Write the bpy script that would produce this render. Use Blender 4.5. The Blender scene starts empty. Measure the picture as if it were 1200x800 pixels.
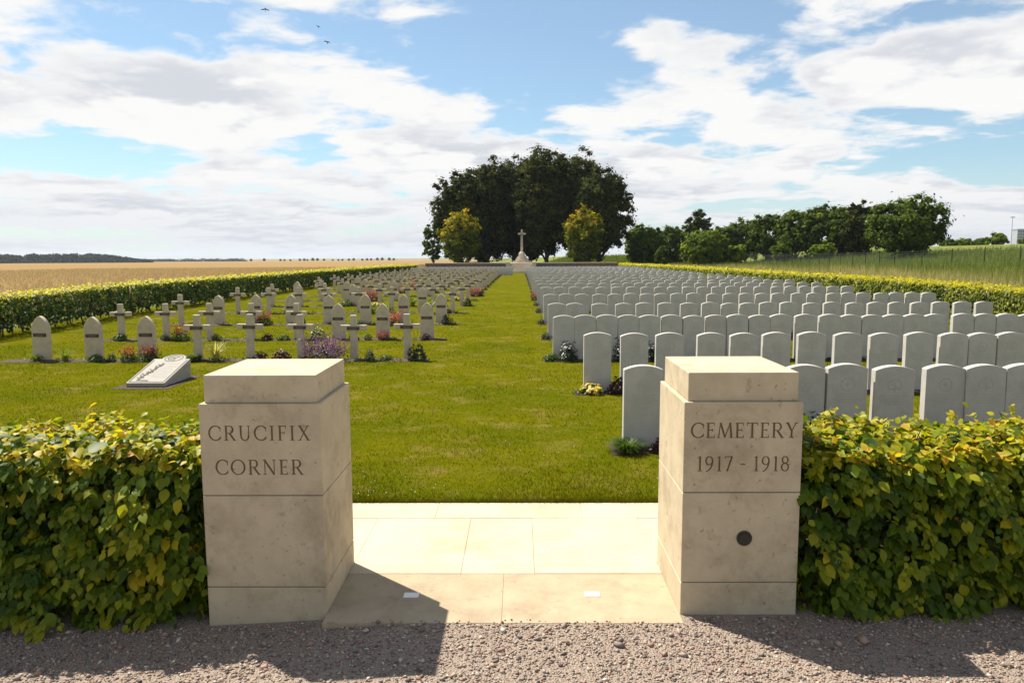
import bpy, bmesh, math, random
import numpy as np
from mathutils import Matrix, Vector

scene = bpy.context.scene
COL = scene.collection
rng = np.random.default_rng(11)
random.seed(11)
PI = math.pi

# ------------------------------------------------------------------ camera
EYE = 1.87
PITCH, YAW, ROLL = math.radians(6.42), math.radians(0.62), math.radians(-0.25)
cam_d = bpy.data.cameras.new('camera')
cam = bpy.data.objects.new('camera', cam_d)
COL.objects.link(cam)
cam_d.sensor_width = 36.0
cam_d.lens = 880.0 / 1200.0 * 36.0
cam_d.clip_start = 0.05
cam_d.clip_end = 20000.0
fwd = Vector((-math.sin(YAW) * math.cos(PITCH), math.cos(YAW) * math.cos(PITCH), -math.sin(PITCH)))
right = Vector((math.cos(YAW), math.sin(YAW), 0))
up = right.cross(fwd)
Rv = right * math.cos(ROLL) + up * math.sin(ROLL)
Uv = up * math.cos(ROLL) - right * math.sin(ROLL)
cam.matrix_world = Matrix(((Rv.x, Uv.x, -fwd.x, 0), (Rv.y, Uv.y, -fwd.y, 0), (Rv.z, Uv.z, -fwd.z, EYE), (0, 0, 0, 1)))
scene.camera = cam

# ------------------------------------------------------------------ sun, sky, exposure
SUN_DIR = Vector((-0.67, 0.61, 1.28)).normalized()      # towards the sun
sun_el = math.asin(SUN_DIR.z)
sun_az = math.atan2(SUN_DIR.x, SUN_DIR.y)
sd = bpy.data.lights.new('sun', 'SUN')
sd.energy = 5.0
sd.angle = math.radians(0.53)
sd.color = (1.0, 0.94, 0.83)
sun = bpy.data.objects.new('sun', sd)
COL.objects.link(sun)
sun.rotation_euler = SUN_DIR.to_track_quat('Z', 'Y').to_euler()

scene.view_settings.view_transform = 'Standard'
scene.view_settings.look = 'None'
scene.view_settings.gamma = 1.0
scene.view_settings.exposure = 0.9
scene.view_settings.use_curve_mapping = False
scene.render.engine = 'CYCLES'
scene.cycles.max_bounces = 8
scene.cycles.transparent_max_bounces = 8


class NT:
    """small helper round a node tree"""
    def __init__(self, nt):
        self.nt = nt

    def n(self, typ, ins=None, **props):
        nd = self.nt.nodes.new(typ)
        for k, v in props.items():
            setattr(nd, k, v)
        for k, v in (ins or {}).items():
            sock = nd.inputs[k]
            if isinstance(v, bpy.types.NodeSocket):
                self.nt.links.new(v, sock)
            else:
                sock.default_value = v
        return nd

    def math(self, op, a, b=0.0, c=0.0, clamp=False):
        return self.n('ShaderNodeMath', {0: a, 1: b, 2: c}, operation=op, use_clamp=clamp).outputs[0]

    def vmath(self, op, a, b=(0, 0, 0), scale=None):
        nd = self.n('ShaderNodeVectorMath', {0: a, 1: b}, operation=op)
        if scale is not None:
            nd.inputs['Scale'].default_value = scale
        return nd

    def mix(self, f, a, b):
        nd = self.n('ShaderNodeMix', data_type='RGBA')
        for k, v in ((0, f), (6, a), (7, b)):
            if isinstance(v, bpy.types.NodeSocket):
                self.nt.links.new(v, nd.inputs[k])
            else:
                nd.inputs[k].default_value = v
        return nd.outputs[2]

    def ramp(self, f, stops, interp='LINEAR'):
        nd = self.n('ShaderNodeValToRGB', {0: f})
        cr = nd.color_ramp
        cr.interpolation = interp
        while len(cr.elements) < len(stops):
            cr.elements.new(0.5)
        for e, (p, c) in zip(cr.elements, stops):
            e.position = p
            e.color = c if len(c) == 4 else (*c, 1)
        return nd.outputs[0]

    def noise(self, vec, scale, detail=4, rough=0.55, dist=0.0, out=0):
        return self.n('ShaderNodeTexNoise', {'Vector': vec, 'Scale': scale, 'Detail': detail, 'Roughness': rough, 'Distortion': dist}).outputs[out]

    def smooth(self, v, a, b):
        return self.n('ShaderNodeMapRange', {0: v, 1: a, 2: b, 3: 0.0, 4: 1.0}, interpolation_type='SMOOTHSTEP').outputs[0]


world = bpy.data.worlds.new('World')
scene.world = world
world.use_nodes = True
W = NT(world.node_tree)
world.node_tree.nodes.clear()
SKY_STRENGTH = 0.05
sky = W.n('ShaderNodeTexSky', sky_type='NISHITA', sun_disc=False, sun_elevation=sun_el, sun_rotation=sun_az,
          air_density=1.0, dust_density=0.35, ozone_density=2.0, altitude=80.0)
tc = W.n('ShaderNodeTexCoord')
D = W.vmath('NORMALIZE', tc.outputs['Generated']).outputs[0]
sep = W.n('ShaderNodeSeparateXYZ', {0: D})
elev = sep.outputs[2]
zz = W.math('ADD', W.math('MAXIMUM', elev, 0.0), 0.13)
P = W.n('ShaderNodeCombineXYZ', {0: W.math('DIVIDE', sep.outputs[0], zz), 1: W.math('DIVIDE', sep.outputs[1], zz), 2: 3.7}).outputs[0]


def blob(dirv, width, amt):
    """broad thinning (negative) or thickening (positive) of the cloud cover around a direction of the sky"""
    d = W.vmath('DISTANCE', W.vmath('MULTIPLY', D, (1, 1, 2.2)).outputs[0], (dirv[0], dirv[1], dirv[2] * 2.2)).outputs[1]
    return W.math('MULTIPLY', W.math('SUBTRACT', 1.0, W.smooth(d, 0.0, width)), amt)


bias = None
for dv, wd, am in (((-0.05, 0.955, 0.30), 0.30, -0.16), ((0.03, 0.97, 0.24), 0.24, -0.12), ((0.50, 0.855, 0.125), 0.20, -0.10),
                   ((0.43, 0.87, 0.235), 0.28, 0.13), ((-0.36, 0.90, 0.165), 0.30, 0.12), ((0.02, 0.985, 0.14), 0.26, 0.09), ((-0.55, 0.81, 0.22), 0.16, 0.10),
                   ((0.185, 0.945, 0.27), 0.13, 0.13), ((-0.50, 0.85, 0.115), 0.14, -0.12), ((-0.40, 0.86, 0.28), 0.16, -0.10), ((0.28, 0.93, 0.20), 0.10, -0.10)):
    b = blob(dv, wd, am)
    bias = b if bias is None else W.math('ADD', bias, b)


def cloud_density(p, detail):
    warp = W.vmath('SCALE', W.vmath('SUBTRACT', W.noise(p, 2.0, 2, 0.55, out=1), (0.5, 0.5, 0.5)).outputs[0], scale=0.25).outputs[0]
    q = W.vmath('ADD', p, warp).outputs[0]
    return W.math('ADD', W.math('MULTIPLY_ADD', W.noise(q, 1.55, detail, 0.56), 0.85, W.math('MULTIPLY', W.noise(p, 0.5, 1, 0.5), 0.25)), bias)


dens = cloud_density(P, 9)
dens2 = cloud_density(W.vmath('ADD', P, (-0.10, 0.22, 0.0)).outputs[0], 6)     # the same clouds a little nearer the sun
thin_up = W.math('MULTIPLY', W.smooth(elev, 0.30, 0.62), 0.11)                 # gaps open towards the zenith
dm = W.math('SUBTRACT', dens, thin_up)
low = W.math('MULTIPLY', W.math('SUBTRACT', 1.0, W.smooth(elev, 0.05, 0.17)), 0.05)
dm = W.math('ADD', dm, low)
mask = W.smooth(dm, 0.493, 0.572)
thick = W.smooth(dm, 0.52, 0.66)
lit = W.smooth(W.math('SUBTRACT', dens, dens2), -0.075, 0.055)
grey = W.math('MULTIPLY', W.math('MULTIPLY', thick, 0.9), W.math('SUBTRACT', 1.0, lit), clamp=True)
ccol = W.mix(grey, (10.4, 10.35, 10.25, 1), (6.9, 7.2, 7.9, 1))
blue = W.vmath('MULTIPLY', sky.outputs[0], (1.16, 1.40, 1.42)).outputs[0]
blue = W.mix(0.16, blue, (8.6, 8.9, 9.2, 1))
skyc = W.mix(mask, blue, ccol)
hz = W.math('SUBTRACT', 1.0, W.smooth(elev, -0.01, 0.12))
skyc = W.mix(W.math('MULTIPLY', hz, 0.62), skyc, (7.3, 7.7, 8.3, 1))
bg = W.n('ShaderNodeBackground', {0: skyc, 1: SKY_STRENGTH})
wo = W.n('ShaderNodeOutputWorld', {0: bg.outputs[0]})
world.cycles.sampling_method = 'MANUAL'
world.cycles.sample_map_resolution = 512


# ------------------------------------------------------------------ helpers
def sm(a, b, v):
    t = np.clip((np.asarray(v, float) - a) / (b - a), 0, 1)
    return t * t * (3 - 2 * t)


def gz(x, y):
    """height of the terrain"""
    x = np.asarray(x, float); y = np.asarray(y, float)
    z = 0.10 * sm(15, 25, y) - 0.10 * sm(60, 92, y)
    r = np.hypot(x, y)
    z = z - 0.0036 * np.clip(r - 60, 0, 1500) * sm(-12, -30, x) - 0.0012 * np.clip(r - 200, 0, 1500) * sm(-30, -12, x)
    bank = 0.03 * np.clip(x - 14, 0, 16) + 0.095 * np.clip(x - 30, 0, 28)
    z = z + bank * sm(10, 30, y) * (1 - sm(250, 600, y))
    z = z + np.clip(0.06 * (y - 112), 0, 1.9) * sm(2, 10, x) * (1 - sm(20, 34, x))
    return z


def g(x, y):
    return float(gz(x, y))


def lnk(name, me, parent=None, mat=None):
    o = bpy.data.objects.new(name, me)
    COL.objects.link(o)
    if mat is not None and me is not None and len(me.materials) == 0:
        me.materials.append(mat)
    if parent is not None:
        o.parent = parent
    return o


def tag(o, label=None, cat=None, group=None, kind=None):
    if label: o['label'] = label
    if cat: o['category'] = cat
    if group: o['group'] = group
    if kind: o['kind'] = kind
    return o


def thing(name, label, cat, loc=(0, 0, 0), rz=0.0, group=None):
    o = bpy.data.objects.new(name, None)
    COL.objects.link(o)
    o.empty_display_size = 0.2
    o.location = loc
    o.rotation_euler = (0, 0, rz)
    return tag(o, label, cat, group)


def copy_tree(o, parent=None):
    c = o.copy()
    COL.objects.link(c)
    c.parent = parent
    for ch in list(o.children):
        copy_tree(ch, c)
    return c


def mesh_np(name, v, f, mat=None, rnd=None, smooth=False):
    """fast mesh from arrays; f is (M,3) or (M,4)"""
    v = np.ascontiguousarray(v, np.float32); f = np.ascontiguousarray(f, np.int32)
    me = bpy.data.meshes.new(name)
    k = f.shape[1]
    me.vertices.add(len(v)); me.vertices.foreach_set('co', v.ravel())
    me.loops.add(f.size); me.loops.foreach_set('vertex_index', f.ravel())
    me.polygons.add(len(f))
    me.polygons.foreach_set('loop_start', np.arange(0, f.size, k, dtype=np.int32))
    if rnd is not None:
        a = me.attributes.new('rnd', 'FLOAT', 'POINT')
        a.data.foreach_set('value', np.ascontiguousarray(rnd, np.float32))
    me.update(calc_edges=True)
    if smooth:
        me.polygons.foreach_set('use_smooth', np.ones(len(f), bool))
    if mat is not None:
        me.materials.append(mat)
    return me


def bm_mesh(name, bm, mat=None, smooth=False):
    me = bpy.data.meshes.new(name)
    bm.normal_update()
    bm.to_mesh(me); bm.free()
    if smooth:
        for p in me.polygons: p.use_smooth = True
    if mat is not None: me.materials.append(mat)
    return me


def add_box(bm, x0, x1, y0, y1, z0, z1):
    vs = [bm.verts.new(c) for c in ((x0, y0, z0), (x1, y0, z0), (x1, y1, z0), (x0, y1, z0), (x0, y0, z1), (x1, y0, z1), (x1, y1, z1), (x0, y1, z1))]
    for q in ((0, 3, 2, 1), (4, 5, 6, 7), (0, 1, 5, 4), (1, 2, 6, 5), (2, 3, 7, 6), (3, 0, 4, 7)):
        bm.faces.new([vs[i] for i in q])
    return vs


def box_mesh(name, x0, x1, y0, y1, z0, z1, mat=None, bev=0.0, seg=1):
    bm = bmesh.new()
    add_box(bm, x0, x1, y0, y1, z0, z1)
    if bev:
        bmesh.ops.bevel(bm, geom=list(bm.edges), offset=bev, segments=seg, affect='EDGES', profile=0.6)
    return bm_mesh(name, bm, mat)


def prism(bm, pts, axis_pts):
    """close a prism between two outlines of equal length"""
    a = [bm.verts.new(p) for p in pts]; b = [bm.verts.new(p) for p in axis_pts]
    n = len(a)
    bm.faces.new(a[::-1]); bm.faces.new(b)
    for i in range(n):
        bm.faces.new((a[i], a[(i + 1) % n], b[(i + 1) % n], b[i]))


def tubes_np(paths, sides=6):
    """tapered tubes: each path is a list of (x,y,z,r)"""
    V, Fc = [], []
    base = 0
    ang = np.arange(sides) / sides * 2 * PI
    for path in paths:
        p = np.array(path, float)
        n = len(p)
        for i in range(n):
            d = p[min(i + 1, n - 1), :3] - p[max(i - 1, 0), :3]
            d = d / (np.linalg.norm(d) + 1e-9)
            a = np.array([1, 0, 0]) if abs(d[0]) < 0.8 else np.array([0, 1, 0])
            u = np.cross(d, a); u /= np.linalg.norm(u)
            w = np.cross(d, u)
            V.append(p[i, :3] + p[i, 3] * (np.cos(ang)[:, None] * u + np.sin(ang)[:, None] * w))
        for i in range(n - 1):
            for k in range(sides):
                a0 = base + i * sides + k; a1 = base + i * sides + (k + 1) % sides
                Fc.append((a0, a1, a1 + sides, a0 + sides))
        base += n * sides
    return np.concatenate(V), np.array(Fc, np.int32)


LEAF = (np.array([(0, 0, 0), (-.34, .30, .07), (-.30, .62, .06), (0, 1, -.10), (.30, .62, .06), (.34, .30, .07), (0, .5, 0)]),
        np.array([(0, 6, 1), (1, 6, 2), (2, 6, 3), (3, 6, 4), (4, 6, 5), (5, 6, 0)]))
LEAF4 = (np.array([(0, 0, 0), (-.36, .5, .08), (0, 1, -.06), (.36, .5, .08)]), np.array([(0, 2, 1), (0, 3, 2)]))
CARD = (np.array([(-.5, -.2, .05), (.1, -.55, -.05), (.55, .1, .06), (-.05, .6, -.04)]), np.array([(0, 1, 2), (0, 2, 3)]))
BLADE = (np.array([(-.5, 0, 0), (.5, 0, 0), (0, 1, .0)]), np.array([(0, 1, 2)]))


def scatter(P, N, T, S, tmpl, W_=None):
    """copies of a small template at points P with normal N, tip direction T, size S -> verts, faces"""
    tv, tf = tmpl
    N = N / (np.linalg.norm(N, axis=1, keepdims=True) + 1e-9)
    T = T - (T * N).sum(1, keepdims=True) * N
    T = T / (np.linalg.norm(T, axis=1, keepdims=True) + 1e-9)
    B = np.cross(T, N)
    S = np.broadcast_to(np.asarray(S, float), (len(P),))
    Wd = S if W_ is None else np.broadcast_to(np.asarray(W_, float), (len(P),))
    v = (P[:, None, :] + (tv[None, :, 0:1] * B[:, None, :]) * Wd[:, None, None]
         + (tv[None, :, 1:2] * T[:, None, :] + tv[None, :, 2:3] * N[:, None, :]) * S[:, None, None])
    f = tf[None] + (np.arange(len(P)) * len(tv))[:, None, None]
    return v.reshape(-1, 3), f.reshape(-1, 3)


def rvec(n):
    v = rng.normal(size=(n, 3))
    return v / np.linalg.norm(v, axis=1, keepdims=True)


# ------------------------------------------------------------------ materials
def new_mat(name):
    m = bpy.data.materials.new(name)
    m.use_nodes = True
    nt = m.node_tree
    nt.nodes.clear()
    h = NT(nt)
    out = h.n('ShaderNodeOutputMaterial')
    return m, h, out


def surf(h, out, color, rough=0.8, spec=0.3, bump=None, bump_str=0.3, bump_dist=0.01):
    ins = {'Base Color': color, 'Roughness': rough, 'Specular IOR Level': spec}
    b = h.n('ShaderNodeBsdfPrincipled', ins)
    if bump is not None:
        bn = h.n('ShaderNodeBump', {'Height': bump, 'Strength': bump_str, 'Distance': bump_dist})
        h.nt.links.new(bn.outputs[0], b.inputs['Normal'])
    h.nt.links.new(b.outputs[0], out.inputs[0])
    return b


def leaf_mat(name, stops, transl=0.4, rough=0.5, spec=0.35, tint=(1.0, 1.0, 0.55)):
    m, h, out = new_mat(name)
    at = h.n('ShaderNodeAttribute', attribute_name='rnd')
    col = h.ramp(at.outputs['Fac'], stops)
    b = h.n('ShaderNodeBsdfPrincipled', {'Base Color': col, 'Roughness': rough, 'Specular IOR Level': spec})
    tcol = h.n('ShaderNodeMix', data_type='RGBA', blend_type='MULTIPLY')
    tcol.inputs[0].default_value = 1.0
    h.nt.links.new(col, tcol.inputs[6]); tcol.inputs[7].default_value = (tint[0] * 1.6, tint[1] * 1.6, tint[2] * 1.6, 1)
    t = h.n('ShaderNodeBsdfTranslucent', {0: tcol.outputs[2]})
    mx = h.n('ShaderNodeMixShader', {0: transl, 1: b.outputs[0], 2: t.outputs[0]})
    h.nt.links.new(mx.outputs[0], out.inputs[0])
    return m


def stone_mat(name, c0, c1, stain, scale=6.0, stain_amt=0.5, speck=True, lichen=0.0):
    m, h, out = new_mat(name)
    geo = h.n('ShaderNodeNewGeometry')
    oi = h.n('ShaderNodeObjectInfo')
    pos = h.vmath('ADD', geo.outputs['Position'], h.vmath('SCALE', oi.outputs['Location'], scale=0.37).outputs[0]).outputs[0]
    n1 = h.noise(pos, scale, 6, 0.65)
    col = h.mix(h.smooth(n1, 0.3, 0.7), c0, c1)
    n2 = h.noise(pos, scale * 0.55, 9, 0.76, 0.15)
    col = h.mix(h.math('MULTIPLY', h.smooth(n2, 0.46, 0.68), stain_amt), col, stain)
    col = h.mix(h.math('MULTIPLY', h.math('SUBTRACT', oi.outputs['Random'], 0.5), 0.35, clamp=True), col, (c0[0] * .8, c0[1] * .8, c0[2] * .78, 1))
    if speck:
        n3 = h.noise(pos, 42.0, 2, 0.5)
        col = h.mix(h.math('MULTIPLY', h.smooth(n3, 0.68, 0.78), 0.55), col, (0.10, 0.085, 0.065, 1))
    if lichen:
        n4 = h.noise(pos, 13.0, 5, 0.7, 0.3)
        col = h.mix(h.math('MULTIPLY', h.smooth(n4, 0.60, 0.68), lichen), col, (0.20, 0.17, 0.11, 1))
    nb = h.noise(pos, 90.0, 4, 0.7)
    surf(h, out, col, 0.88, 0.2, nb, 0.25, 0.004)
    return m


M = {}
M['pillar'] = stone_mat('gate_stone', (0.53, 0.445, 0.305, 1), (0.45, 0.37, 0.25, 1), (0.25, 0.195, 0.12, 1), 5.5, 0.50, True, 0.42)
M['mortar'] = stone_mat('mortar', (0.20, 0.17, 0.13, 1), (0.14, 0.12, 0.09, 1), (0.1, 0.08, 0.06, 1), 9.0, 0.4, False)
M['joint'] = stone_mat('joint_mortar', (0.50, 0.42, 0.29, 1), (0.44, 0.37, 0.25, 1), (0.36, 0.30, 0.20, 1), 9.0, 0.4, False)
M['letter'] = stone_mat('cut_letter_stone', (0.22, 0.13, 0.075, 1), (0.15, 0.09, 0.05, 1), (0.1, 0.06, 0.04, 1), 20.0, 0.4, False)
M['headstone'] = stone_mat('headstone_stone', (0.50, 0.475, 0.43, 1), (0.445, 0.42, 0.38, 1), (0.35, 0.325, 0.285, 1), 7.0, 0.40, False)
M['carving'] = stone_mat('carved_headstone_stone', (0.44, 0.415, 0.375, 1), (0.40, 0.375, 0.335, 1), (0.34, 0.315, 0.28, 1), 20.0, 0.4, False)
M['relief'] = stone_mat('dark_relief_stone', (0.16, 0.145, 0.125, 1), (0.12, 0.11, 0.095, 1), (0.08, 0.07, 0.06, 1), 20.0, 0.4, False)
M['cross'] = stone_mat('grave_concrete', (0.56, 0.475, 0.34, 1), (0.49, 0.41, 0.285, 1), (0.35, 0.28, 0.19, 1), 8.0, 0.5, False)
M['tablet'] = stone_mat('tablet_stone', (0.40, 0.365, 0.32, 1), (0.34, 0.31, 0.27, 1), (0.36, 0.33, 0.28, 1), 9.0, 0.4, False)
M['slab'] = stone_mat('paving_stone', (0.54, 0.455, 0.33, 1), (0.48, 0.40, 0.28, 1), (0.38, 0.30, 0.195, 1), 2.6, 0.7, True, 0.18)
M['slab_worn'] = stone_mat('worn_paving_stone', (0.43, 0.34, 0.225, 1), (0.37, 0.285, 0.185, 1), (0.27, 0.205, 0.135, 1), 4.5, 0.75, True, 0.45)
M['monument'] = stone_mat('monument_stone', (0.55, 0.47, 0.36, 1), (0.47, 0.40, 0.31, 1), (0.36, 0.30, 0.23, 1), 0.8, 0.5, False)


def plain(name, c0, c1, scale=20.0, rough=0.7, spec=0.3, metal=0.0):
    m, h, out = new_mat(name)
    geo = h.n('ShaderNodeNewGeometry')
    n1 = h.noise(geo.outputs['Position'], scale, 5, 0.6)
    b = surf(h, out, h.mix(n1, c0, c1), rough, spec)
    b.inputs['Metallic'].default_value = metal
    return m


M['plate'] = plain('name_plate_bronze', (0.05, 0.03, 0.022, 1), (0.09, 0.055, 0.04, 1), 60.0, 0.5, 0.4, 0.3)
M['plate_text'] = plain('name_plate_lettering', (0.22, 0.17, 0.13, 1), (0.16, 0.12, 0.09, 1), 60.0, 0.5)
M['dark_metal'] = plain('dark_metal', (0.03, 0.026, 0.022, 1), (0.06, 0.05, 0.04, 1), 50.0, 0.55, 0.4, 0.4)
M['white_tile'] = plain('white_tile', (0.80, 0.79, 0.75, 1), (0.70, 0.69, 0.64, 1), 30.0, 0.5)
M['bark'] = plain('bark', (0.055, 0.042, 0.03, 1), (0.10, 0.08, 0.06, 1), 6.0, 0.9)
M['twig'] = plain('hedge_twig', (0.05, 0.036, 0.024, 1), (0.10, 0.075, 0.05, 1), 30.0, 0.9)
M['soil'] = plain('soil', (0.04, 0.026, 0.016, 1), (0.085, 0.056, 0.036, 1), 9.0, 0.95)
M['steel'] = plain('galvanised_steel', (0.20, 0.21, 0.22, 1), (0.28, 0.29, 0.30, 1), 3.0, 0.6, 0.4, 0.5)
M['bird'] = plain('bird_feather', (0.02, 0.02, 0.025, 1), (0.035, 0.033, 0.033, 1), 8.0, 0.8)
M['facade'] = plain('tower_facade', (0.32, 0.33, 0.36, 1), (0.38, 0.39, 0.42, 1), 0.2, 0.8)
M['glass'] = plain('tower_glass', (0.10, 0.12, 0.15, 1), (0.14, 0.16, 0.19, 1), 0.2, 0.25)

# brick for the far terrace wall
m, h, out = new_mat('terrace_brick'); M['brick'] = m
geo = h.n('ShaderNodeNewGeometry')
sp = h.n('ShaderNodeSeparateXYZ', {0: geo.outputs['Position']})
vec = h.n('ShaderNodeCombineXYZ', {0: sp.outputs[0], 1: sp.outputs[2], 2: 0.0}).outputs[0]
bt = h.n('ShaderNodeTexBrick', {'Vector': vec, 'Color1': (0.15, 0.085, 0.065, 1), 'Color2': (0.21, 0.13, 0.095, 1), 'Mortar': (0.25, 0.21, 0.17, 1), 'Scale': 4.4})
nz = h.noise(geo.outputs['Position'], 0.5, 4, 0.6)
surf(h, out, h.mix(h.smooth(nz, 0.4, 0.65), bt.outputs[0], (0.12, 0.10, 0.105, 1)), 0.9, 0.2)


# lawn: the same colour field for the sheet and for its blades
def lawn_color(h, blades):
    geo = h.n('ShaderNodeNewGeometry')
    p = geo.outputs['Position']
    a = h.noise(p, 0.55, 5, 0.6)
    b = h.noise(h.vmath('MULTIPLY', p, (0.85, 1.0, 1.0)).outputs[0], 1.9, 8, 0.74)
    c = h.noise(p, 11.0, 4, 0.7)
    col = h.mix(h.smooth(a, 0.33, 0.67), (0.074, 0.086, 0.002, 1), (0.115, 0.108, 0.003, 1))
    col = h.mix(h.math('MULTIPLY', h.smooth(c, 0.35, 0.75), 0.55), col, (0.050, 0.060, 0.0015, 1))
    e = h.noise(p, 4.2, 5, 0.7)
    col = h.mix(h.math('MULTIPLY', h.smooth(e, 0.48, 0.66), 0.45), col, (0.125, 0.108, 0.012, 1))
    dry = h.math('MULTIPLY', h.smooth(b, 0.50, 0.70), 0.62)
    col = h.mix(dry, col, (0.20, 0.145, 0.04, 1))
    d2 = h.noise(p, 0.9, 4, 0.6, 0.4)
    col = h.mix(h.math('MULTIPLY', h.smooth(d2, 0.60, 0.74), 0.6), col, (0.17, 0.125, 0.028, 1))
    if blades:
        at = h.n('ShaderNodeAttribute', attribute_name='rnd')
        col = h.mix(h.math('MULTIPLY', at.outputs['Fac'], 0.55), col, (0.16, 0.152, 0.006, 1))
    return col, p


m, h, out = new_mat('lawn'); M['lawn'] = m
col, p = lawn_color(h, False)
surf(h, out, col, 1.0, 0.0, h.noise(p, 60.0, 4, 0.75), 0.6, 0.02)
m, h, out = new_mat('lawn_blades'); M['blades'] = m
col, p = lawn_color(h, True)
b = h.n('ShaderNodeBsdfPrincipled', {'Base Color': col, 'Roughness': 0.8, 'Specular IOR Level': 0.05})
t = h.n('ShaderNodeBsdfTranslucent', {0: col})
mx = h.n('ShaderNodeMixShader', {0: 0.35, 1: b.outputs[0], 2: t.outputs[0]})
h.nt.links.new(mx.outputs[0], out.inputs[0])

m, h, out = new_mat('rough_ground'); M['rough'] = m
geo = h.n('ShaderNodeNewGeometry'); p = geo.outputs['Position']
a = h.noise(p, 0.05, 5, 0.65); b = h.noise(p, 0.4, 5, 0.7)
col = h.mix(h.smooth(a, 0.35, 0.65), (0.11, 0.145, 0.02, 1), (0.16, 0.165, 0.035, 1))
col = h.mix(h.math('MULTIPLY', h.smooth(b, 0.5, 0.75), 0.5), col, (0.26, 0.21, 0.10, 1))
surf(h, out, col, 0.95, 0.1, b, 0.5, 0.2)

m, h, out = new_mat('wheat'); M['wheat'] = m
geo = h.n('ShaderNodeNewGeometry'); p = geo.outputs['Position']
a = h.noise(h.vmath('MULTIPLY', p, (0.02, 0.12, 1)).outputs[0], 1.0, 4, 0.6)
b = h.noise(h.vmath('MULTIPLY', p, (1.0, 1.0, 0.3)).outputs[0], 1.6, 5, 0.7)
col = h.mix(h.smooth(a, 0.35, 0.65), (0.27, 0.18, 0.075, 1), (0.235, 0.16, 0.085, 1))
col = h.mix(h.math('MULTIPLY', h.smooth(b, 0.4, 0.75), 0.45), col, (0.30, 0.20, 0.07, 1))
surf(h, out, col, 1.0, 0.0, b, 0.6, 0.1)

m, h, out = new_mat('gravel_bed'); M['gravel'] = m
geo = h.n('ShaderNodeNewGeometry'); p = geo.outputs['Position']
vo = h.n('ShaderNodeTexVoronoi', {'Vector': p, 'Scale': 95.0})
a = h.noise(p, 2.2, 5, 0.6); c = h.noise(p, 30.0, 3, 0.6)
col = h.mix(a, (0.24, 0.18, 0.145, 1), (0.34, 0.27, 0.21, 1))
bw = h.n('ShaderNodeRGBToBW', {0: vo.outputs['Color']}).outputs[0]
col = h.mix(h.math('MULTIPLY', c, 0.6), col, h.ramp(bw, [(0.2, (0.10, 0.08, 0.07)), (0.55, (0.30, 0.235, 0.19)), (0.8, (0.42, 0.35, 0.28))]))
col = h.mix(0.35, col, (0.31, 0.24, 0.185, 1))
surf(h, out, col, 0.9, 0.25, h.math('SUBTRACT', 1.0, vo.outputs['Distance']), 0.9, 0.012)
m, h, out = new_mat('pebble'); M['pebble'] = m
at = h.n('ShaderNodeAttribute', attribute_name='rnd')
col = h.ramp(at.outputs['Fac'], [(0.0, (0.11, 0.085, 0.075)), (0.25, (0.24, 0.185, 0.15)), (0.5, (0.36, 0.285, 0.225)), (0.72, (0.31, 0.165, 0.12)), (0.88, (0.41, 0.31, 0.22)), (1.0, (0.55, 0.48, 0.39))])
surf(h, out, col, 0.8, 0.3)

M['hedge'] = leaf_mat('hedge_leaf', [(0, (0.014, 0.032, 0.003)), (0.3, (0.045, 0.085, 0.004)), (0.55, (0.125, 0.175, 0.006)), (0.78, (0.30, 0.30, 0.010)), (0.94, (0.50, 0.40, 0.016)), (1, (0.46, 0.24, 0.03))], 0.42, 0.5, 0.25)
M['far_hedge'] = leaf_mat('boundary_hedge_leaf', [(0, (0.012, 0.028, 0.006)), (0.35, (0.028, 0.055, 0.008)), (0.6, (0.13, 0.17, 0.010)), (0.85, (0.33, 0.32, 0.012)), (1, (0.48, 0.41, 0.016))], 0.45)
M['dark_tree'] = leaf_mat('dark_tree_leaf', [(0, (0.014, 0.022, 0.004)), (0.5, (0.036, 0.048, 0.006)), (0.85, (0.095, 0.10, 0.010)), (1, (0.15, 0.115, 0.014))], 0.2, 0.8, 0.04)
M['gold_tree'] = leaf_mat('yellowing_tree_leaf', [(0, (0.03, 0.055, 0.006)), (0.5, (0.09, 0.125, 0.008)), (0.8, (0.28, 0.25, 0.010)), (1, (0.50, 0.32, 0.012))], 0.42, 0.7, 0.06)
M['wood_tree'] = leaf_mat('wood_tree_leaf', [(0, (0.028, 0.052, 0.008)), (0.5, (0.065, 0.10, 0.012)), (0.85, (0.13, 0.165, 0.016)), (1, (0.19, 0.20, 0.022))], 0.38, 0.75, 0.06)
M['light_tree'] = leaf_mat('bright_bush_leaf', [(0, (0.04, 0.075, 0.008)), (0.5, (0.11, 0.16, 0.012)), (1, (0.24, 0.26, 0.022))], 0.42, 0.7, 0.08)
M['far_wood'] = leaf_mat('far_wood_leaf', [(0, (0.02, 0.03, 0.014)), (0.6, (0.028, 0.042, 0.018)), (1, (0.04, 0.052, 0.02))], 0.05, 0.9, 0.02)
M['weed'] = leaf_mat('tall_grass_blade', [(0, (0.10, 0.14, 0.02)), (0.35, (0.17, 0.20, 0.035)), (0.55, (0.30, 0.26, 0.10)), (0.8, (0.46, 0.36, 0.18)), (1, (0.56, 0.45, 0.25))], 0.3)
M['stalk'] = leaf_mat('wheat_stalk', [(0, (0.23, 0.16, 0.105)), (0.5, (0.31, 0.225, 0.15)), (1, (0.41, 0.31, 0.21))], 0.3)
M['p_green'] = leaf_mat('plant_green', [(0, (0.025, 0.055, 0.010)), (0.6, (0.07, 0.12, 0.014)), (1, (0.15, 0.19, 0.02))], 0.3)
M['p_dark'] = leaf_mat('plant_dark', [(0, (0.012, 0.022, 0.012)), (0.6, (0.03, 0.05, 0.02)), (1, (0.07, 0.09, 0.03))], 0.2)
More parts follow.
